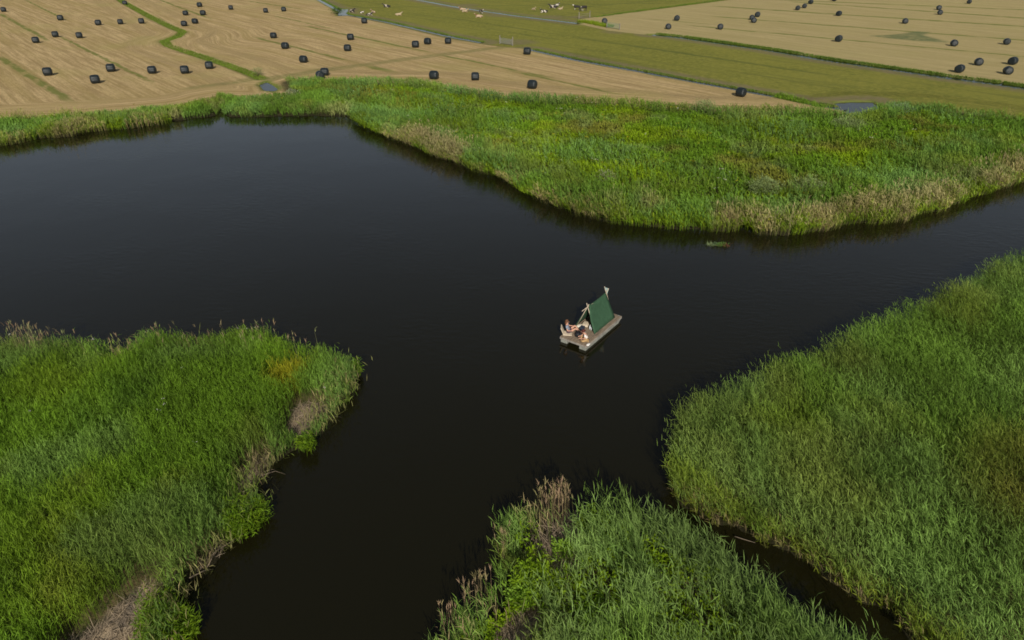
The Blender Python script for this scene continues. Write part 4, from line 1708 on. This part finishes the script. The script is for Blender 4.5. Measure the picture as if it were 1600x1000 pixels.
tent = empty("tent", (*RW2((XF + XB) / 2, YM), DZ), rang)
tag(tent, "green canvas ridge tent on crossed wooden poles, pitched on the raft", "tent")
ox, oy = (XF + XB) / 2, YM


def tl(x, y, z):
    return (x - ox, y - oy, z)


RH = ZR - .12
m = MB()
nu, nv = 10, 16
vsg = []
for i in range(nu + 1):
    row_ = []
    u_ = i / nu
    x = XF + (XB - XF) * u_
    for j in range(nv + 1):
        q = j / nv
        if q <= .5:
            k = q * 2
            yy = YR + (YM - YR) * k
        else:
            k = (1 - q) * 2
            yy = YL + (YM - YL) * k
        zz = RH * k
        sag = math.sin(math.pi * k) * .035 + .05 * math.sin(math.pi * u_) * k * .9
        zz -= sag
        yy += (YM - yy) * .10 * math.sin(math.pi * u_) * math.sin(math.pi * k)
        # front edge of the fly swept: bottom further forward
        xx = x + (-.14 * (1 - k) * (1 - u_)) + (.12 * (1 - k) * u_) + (.17 * max(0, k - .55) / .45 * (1 - u_)) - .05 * max(0, k - .6) / .4 * u_
        row_.append(m.bm.verts.new(tl(xx, yy, zz + .012)))
    vsg.append(row_)
for i in range(nu):
    for j in range(nv):
        m.bm.faces.new((vsg[i][j], vsg[i + 1][j], vsg[i + 1][j + 1], vsg[i][j + 1]))
cv = m.build("canvas", M_canvas, tent, True)
so = cv.modifiers.new("t", 'SOLIDIFY')
so.thickness = .008
# back panel
m = MB()
bk = [m.bm.verts.new(tl(XB + .06, YR + .06, .02)), m.bm.verts.new(tl(XB + .06, YL - .06, .02)), m.bm.verts.new(tl(XB - .02, YM, RH - .06))]
m.bm.faces.new(bk)
bp_ = m.build("back_panel", M_canvas, tent)
so = bp_.modifiers.new("t", 'SOLIDIFY')
so.thickness = .008
# crossed poles at both ends and the ridge pole
for (xx, hh) in ((XF + .03, .16), (XB + .0, .30)):
    for (ya, sgn) in ((YR, 1), (YL, -1)):
        m = MB()
        dy_ = YM - ya
        top = (RH + hh) / RH
        m.tube([tl(xx + .03 * sgn, ya + .06 * sgn, 0), tl(xx + .03 * sgn, ya + dy_ * top + .02 * sgn, RH * top)], [.022, .024], 8)
        m.build("tent_pole", M_pole, tent, True)
m = MB()
m.tube([tl(XF - .55, YM, RH - .05), tl(XF + .3, YM, RH - .055), tl((XF + XB) / 2, YM, RH - .10), tl(XB + .05, YM, RH - .05)], [.020, .022, .022, .022], 8)
m.build("ridge_pole", M_pole, tent, True)
# bunting/pennant between the crossed tops at the back
m = MB()
top = (RH + .30) / RH
y1 = YR + (YM - YR) * top
y2 = YL + (YM - YL) * top
f = [tl(XB + .01, y1 - .02, RH * top - .03), tl(XB + .01, y2 - .02, RH * top - .03), tl(XB + .05, (y1 + y2) / 2 - .05, RH - .12)]
vs = [m.bm.verts.new(q) for q in f]
m.bm.faces.new(vs)
fl = m.build("pennant", mat("pale_cloth", (.42, .55, .52), .85, .1, .15, 10), tent)
so = fl.modifiers.new("t", 'SOLIDIFY')
so.thickness = .006


# ------------------------------------------------------------------ people on the raft
M_skin = mat("skin", (.58, .32, .22), .5, .3, .1, 9)
M_hair1 = mat("brown_hair", (.16, .07, .035), .55, .3, .35, 20, .4)
M_hair2 = mat("auburn_hair", (.10, .025, .018), .5, .3, .35, 20, .4)
M_shirt1 = mat("grey_blue_shirt", (.25, .29, .36), .85, .1, .15, 8, .2)
M_shorts = mat("dark_shorts", (.10, .06, .08), .85, .1, .2, 8)
M_white = mat("white_cotton", (.82, .80, .76), .85, .1, .06, 8, .15)
M_tan = mat("tan_trousers", (.50, .33, .16), .85, .1, .2, 8, .2)
M_cream = mat("cream_canvas", (.62, .53, .40), .85, .1, .15, 7, .2)
M_eye = mat("eye", (.03, .02, .02), .3)


def person(loc, rz, joints, shirt_j, shirt_e, sm, leg_j, leg_e, lm, hair_long, hm, lab):
    t = empty("person", loc, rz)
    t.scale = (.93, .93, .93)
    tag(t, lab, "person")
    J = dict(joints)
    E = [('pelvis', 'waist'), ('waist', 'chest'), ('chest', 'neck'), ('neck', 'chin'), ('chin', 'head'), ('head', 'crown')]
    for s in 'LR':
        E += [('pelvis', 'hip' + s), ('hip' + s, 'knee' + s), ('knee' + s, 'ankle' + s), ('ankle' + s, 'toe' + s),
              ('chest', 'sho' + s), ('sho' + s, 'elb' + s), ('elb' + s, 'wri' + s), ('wri' + s, 'palm' + s)]
        w_ = Vector(J['wri' + s][:3])
        pl = Vector(J['palm' + s][:3])
        d = (pl - w_).normalized()
        sd = d.cross(Vector((0, 0, 1)))
        sd = sd.normalized() if sd.length > .1 else Vector((0, 1, 0))
        nn = sd.cross(d).normalized()
        if nn.z > 0:
            nn = -nn
        for k in range(4):
            off = (k - 1.5) * .020
            L = (.066, .076, .070, .056)[k]
            b1 = pl + sd * off + d * .03
            b2 = b1 + d * L * .5 + nn * .010
            b3 = b2 + d * L * .38 + nn * .024
            for nm, q, r in (('f1', b1, .0095), ('f2', b2, .0085), ('f3', b3, .0070)):
                J[nm + str(k) + s] = (*q, r)
            E += [('palm' + s, 'f1' + str(k) + s), ('f1' + str(k) + s, 'f2' + str(k) + s), ('f2' + str(k) + s, 'f3' + str(k) + s)]
        q = pl - d * .03 + sd * .032
        J['t1' + s] = (*q, .010)
        J['t2' + s] = (*(q + sd * .022 + d * .035), .009)
        E += [('palm' + s, 't1' + s), ('t1' + s, 't2' + s)]
    body = skin_mesh(J, E, 'pelvis', 1, 'body')
    mesh_part("body", body, M_skin, t)
    h = Vector(J['head'][:3])
    fd = Vector(J['face'][:3]) if 'face' in J else Vector((1, 0, 0))
    return t, h


def base_joints(p):
    """p gives the pose points; radii are filled in here"""
    R = dict(pelvis=(.125, .105), waist=(.115, .09), chest=(.135, .10), neck=(.05, .05), chin=(.065, .07), head=(.085, .095), crown=(.06, .065))
    J = {}
    for k, v in p.items():
        if k in R:
            J[k] = (*v, *R[k])
        else:
            b = k[:-1]
            r = dict(hip=(.085, .085), knee=(.058, .058), ankle=(.036, .04), toe=(.03, .035), sho=(.055, .055), elb=(.038, .038), wri=(.026, .022), palm=(.036, .017))[b]
            J[k] = (*v, *r)
    return J


def face_parts(t, h, fwd, hm, long_=True):
    """nose, eyes, ears and hair round a head centre"""
    f = Vector(fwd).normalized()
    s = Vector((0, 0, 1)).cross(f).normalized()
    m = MB()
    m.ball(h + f * .102 - Vector((0, 0, .015)), (.016, .014, .022), 2)
    m.build("nose", M_skin, t, True)
    for sg in (1, -1):
        m = MB()
        m.ball(h + f * .088 + s * .033 * sg + Vector((0, 0, .012)), (.010, .010, .008), 2)
        m.build("eye", M_eye, t, True)
        m = MB()
        m.ball(h + s * .088 * sg - Vector((0, 0, .005)), (.016, .012, .03), 2)
        m.build("ear", M_skin, t, True)
    m = MB()
    m.ball(h + f * .092 - Vector((0, 0, .058)), (.010, .022, .007), 2)
    m.build("mouth", mat("lips", (.42, .14, .12), .5), t, True)
    m = MB()
    m.ball(h - f * .022 + Vector((0, 0, .035)), (.108, .108, .10), 3, .05)
    if long_:
        m.ball(h - f * .075 - Vector((0, 0, .07)), (.065, .085, .13), 3, .06)
    else:
        m.ball(h - f * .11 + Vector((0, 0, .05)), (.05, .05, .05), 3, .06)
    m.build("hair", hm, t, True)


# person leaning on the cream floor seat; local +x looks along the deck towards the tent side
P1 = dict(pelvis=(0, 0, .13), waist=(-.05, 0, .27), chest=(-.12, 0, .46), neck=(-.13, 0, .60), chin=(-.105, 0, .68), head=(-.115, 0, .75), crown=(-.12, 0, .81),
          hipL=(.02, .10, .12), kneeL=(.36, .13, .43), ankleL=(.60, .14, .09), toeL=(.74, .15, .04),
          hipR=(.02, -.10, .12), kneeR=(.42, -.10, .36), ankleR=(.72, -.08, .08), toeR=(.86, -.07, .045),
          shoL=(-.12, .19, .53), elbL=(.02, .25, .33), wriL=(.24, .17, .38), palmL=(.31, .15, .41),
          shoR=(-.12, -.19, .53), elbR=(-.08, -.27, .28), wriR=(.12, -.20, .24), palmR=(.20, -.18, .23))


def seat_person(px, py, rz, P, sm, lm, hm, long_, lab, fwd=(1, 0, 0), legs=True):
    x, y = G(px, py, DZ)
    t, h = person((x, y, DZ), rz, base_joints(P), None, None, sm, None, None, lm, long_, hm, lab)
    g = .018
    # shirt: own skinned surface over the torso and upper arms
    J = {k: (*P[k], a + g, b + g) for k, a, b in (('pelvis', .125, .11), ('waist', .12, .095), ('chest', .14, .105))}
    J['col'] = (*(Vector(P['chest']).lerp(Vector(P['neck']), .62)), .075, .07)
    E = [('pelvis', 'waist'), ('waist', 'chest'), ('chest', 'col')]
    for s in 'LR':
        J['sho' + s] = (*P['sho' + s], .066, .066)
        q = Vector(P['sho' + s]).lerp(Vector(P['elb' + s]), .6)
        J['slv' + s] = (*q, .062, .062)
        E += [('chest', 'sho' + s), ('sho' + s, 'slv' + s)]
    mesh_part("shirt", skin_mesh(J, E, 'pelvis', 1, 'shirt'), sm, t)
    J = {'pelvis': (*P['pelvis'], .148, .132)}
    E = []
    for s in 'LR':
        J['hip' + s] = (*P['hip' + s], .105, .105)
        if legs:
            J['knee' + s] = (*P['knee' + s], .072, .072)
            q = Vector(P['knee' + s]).lerp(Vector(P['ankle' + s]), .85)
            J['cuff' + s] = (*q, .055, .055)
            E += [('pelvis', 'hip' + s), ('hip' + s, 'knee' + s), ('knee' + s, 'cuff' + s)]
        else:
            q = Vector(P['hip' + s]).lerp(Vector(P['knee' + s]), .5)
            J['cuff' + s] = (*q, .09, .09)
            E += [('pelvis', 'hip' + s), ('hip' + s, 'cuff' + s)]
    mesh_part("trousers" if legs else "shorts", skin_mesh(J, E, 'pelvis', 1, 'trousers'), lm, t)
    face_parts(t, h, fwd, hm, long_)
    return t


seat_person(888.5, 519.5, rang - 1.05, P1, M_shirt1, M_shorts, M_hair1, True,
            "person in a grey blue shirt sitting with bent bare legs against a cream floor seat", legs=False)
# person seated cross-legged at the right side, facing left, white top and tan trousers
P2 = dict(pelvis=(0, 0, .13), waist=(.03, 0, .26), chest=(.11, 0, .41), neck=(.17, 0, .53), chin=(.22, 0, .585), head=(.245, 0, .65), crown=(.255, 0, .705),
          hipL=(.03, .10, .12), kneeL=(.28, .34, .18), ankleL=(.38, .04, .07), toeL=(.36, -.10, .05),
          hipR=(.03, -.10, .12), kneeR=(.28, -.34, .18), ankleR=(.30, .00, .09), toeR=(.30, .14, .06),
          shoL=(.12, .19, .47), elbL=(.20, .26, .29), wriL=(.34, .14, .26), palmL=(.41, .12, .26),
          shoR=(.12, -.19, .47), elbR=(.20, -.26, .29), wriR=(.34, -.14, .26), palmR=(.41, -.12, .26))
seat_person(916.5, 532.5, rang + 2.25, P2, M_white, M_tan, M_hair2, False,
            "auburn haired person in white top and tan trousers sitting cross-legged")


# ------------------------------------------------------------------ things on the deck
def deck_thing(name, px, py, rz, lab, cat, zz=DZ):
    x, y = G(px, py, zz)
    t = empty(name, (x, y, zz), rz)
    tag(t, lab, cat)
    return t


t = deck_thing("floor_seat", 886.0, 521.5, rang - 1.05, "cream canvas floor seat behind the person in grey blue", "seat")
m = MB()
m.box((.02, 0, .03), (.50, .46, .05), bev=.02)
m.build("seat", M_cream, t)
m = MB()
m.box((-.26, 0, .24), (.05, .46, .46), Matrix.Rotation(-.38, 3, 'Y'), .02)
m.build("backrest", M_cream, t)

M_black = mat("black_nylon", (.014, .015, .020), .6, .3, .3, 9, .4)
t = deck_thing("bag", 902.8, 525.5, rang + .3, "black bag on the deck between the two people", "bag")
m = MB()
m.box((0, 0, .14), (.36, .26, .27), bev=.06)
m.build("body", M_black, t, True)
m = MB()
m.tube([(-.10, 0, .26), (-.09, 0, .36), (0, 0, .40), (.09, 0, .36), (.10, 0, .26)], .014, 6)
m.build("handle", M_black, t, True)
m = MB()
m.box((0, -.15, .12), (.22, .05, .14), bev=.02)
m.build("pocket", mat("grey_pocket", (.06, .065, .08), .6, .3), t, True)


def cushion(px, py, rz, s, m_, lab, cat="cushion", zz=DZ):
    x, y = G(px, py, zz + .06)
    me = MB()
    n = 8
    grid = {}
    for sd in (1, -1):
        for i in range(n + 1):
            for j in range(n + 1):
                u, v = i / n * 2 - 1, j / n * 2 - 1
                e = (1 - u ** 4) * (1 - v ** 4)
                zz_ = sd * s[2] * .5 * max(e, 0) ** .6
                key = (i, j, sd if 0 < i < n and 0 < j < n else 0)
                if key not in grid:
                    pinch = 1 - .06 * (abs(u) * abs(v))
                    grid[key] = me.bm.verts.new((u * s[0] * .5 * pinch, v * s[1] * .5 * pinch, s[2] * .5 + (zz_ if key[2] else 0) + .01 * random.random()))
    for sd in (1, -1):
        for i in range(n):
            for j in range(n):
                ks = []
                for a, b in ((i, j), (i + 1, j), (i + 1, j + 1), (i, j + 1)):
                    ks.append(grid[(a, b, sd if 0 < a < n and 0 < b < n else 0)])
                try:
                    me.bm.faces.new(ks)
                except ValueError:
                    pass
    o = me.build("cushion", m_, None, True)
    o.location = (x, y, zz)
    o.rotation_euler = (0, 0, rz)
    tag(o, lab, cat)
    return o


cushion(915, 507, rang + .25, (.62, .42, .16), M_cream, "large cream cushion in the mouth of the green tent")
cushion(906, 509, rang - .5, (.42, .26, .12), mat("ivory_cloth", (.74, .68, .56), .85, .1, .1, 8, .2), "smaller ivory cushion left of the large cream one")

t = deck_thing("cool_box", 909.5, 514.5, rang + .1, "low dark blue box in front of the cushions", "box")
m = MB()
m.box((0, 0, .07), (.30, .22, .14), bev=.015)
m.build("body", mat("dark_blue_plastic", (.025, .035, .06), .5, .4), t)
m = MB()
m.box((0, 0, .155), (.31, .23, .028), bev=.01)
m.build("lid", mat("dark_lid", (.035, .045, .07), .5, .4), t)

# bottles in the clear crate by the tent's right foot
M_clear = mat("pale_plastic", (.62, .66, .68), .3, .5, .1, 8)
for px, py, h_, lab in ((921.5, 514.5, .26, "pale bottle standing against the tent's front pole"), (923.8, 515.6, .22, "short pale bottle right of the taller one by the tent pole")):
    t = deck_thing("bottle", px, py, 0, lab, "bottle")
    m = MB()
    m.tube([(0, 0, 0), (0, 0, h_ * .62), (0, 0, h_ * .78), (0, 0, h_ * .80), (0, 0, h_)], [.045, .045, .02, .015, .015], 12)
    m.build("body", M_clear, t, True)
    m = MB()
    m.tube([(0, 0, h_), (0, 0, h_ + .025)], .018, 10)
    m.build("cap", M_white, t)

# folded towel at the near corner
x, y = G(919.3, 538.3, DZ + .02)
m = MB()
m.box((0, 0, .012), (.26, .13, .022), bev=.008)
m.box((.01, .005, .034), (.24, .12, .02), bev=.008)
o = m.build("towel", M_white, None, True)
o.location = (x, y, DZ)
o.rotation_euler = (0, 0, rang)
tag(o, "folded white towel on the near corner of the raft", "towel")

# a pair of sandals
for k, (px, py) in enumerate(((917.6, 532.5), (919.4, 531.2))):
    t = deck_thing("sandal", px, py, rang + .2, ("left" if k == 0 else "right") + " brown sandal of the pair beside the person in white", "sandal")
    t['group'] = "pair of sandals"
    m = MB()
    m.box((0, 0, .012), (.24, .085, .022), bev=.01)
    m.build("sole", mat("brown_leather", (.10, .05, .03), .7), t)
    m = MB()
    m.tube([(.04, -.04, .015), (.05, -.02, .055), (.05, .02, .055), (.04, .04, .015)], .01, 6)
    m.build("strap", mat("strap_leather", (.13, .065, .04), .7), t)
# mooring rope trailing on the deck
m = MB()
pts = []
for i in range(26):
    a = i / 25
    pts.append((1.0 + .75 * a, .16 + .05 * math.sin(a * 9), DZ + .014))
m.tube(pts, .012, 6)
o = m.build("rope", mat("dark_rope", (.10, .085, .07), .9), None, True)
o.matrix_world = Matrix.Translation((A_.x, A_.y, 0)) @ Matrix.Rotation(rang, 4, 'Z')
tag(o, "dark rope lying along the right-hand edge of the deck", "rope")
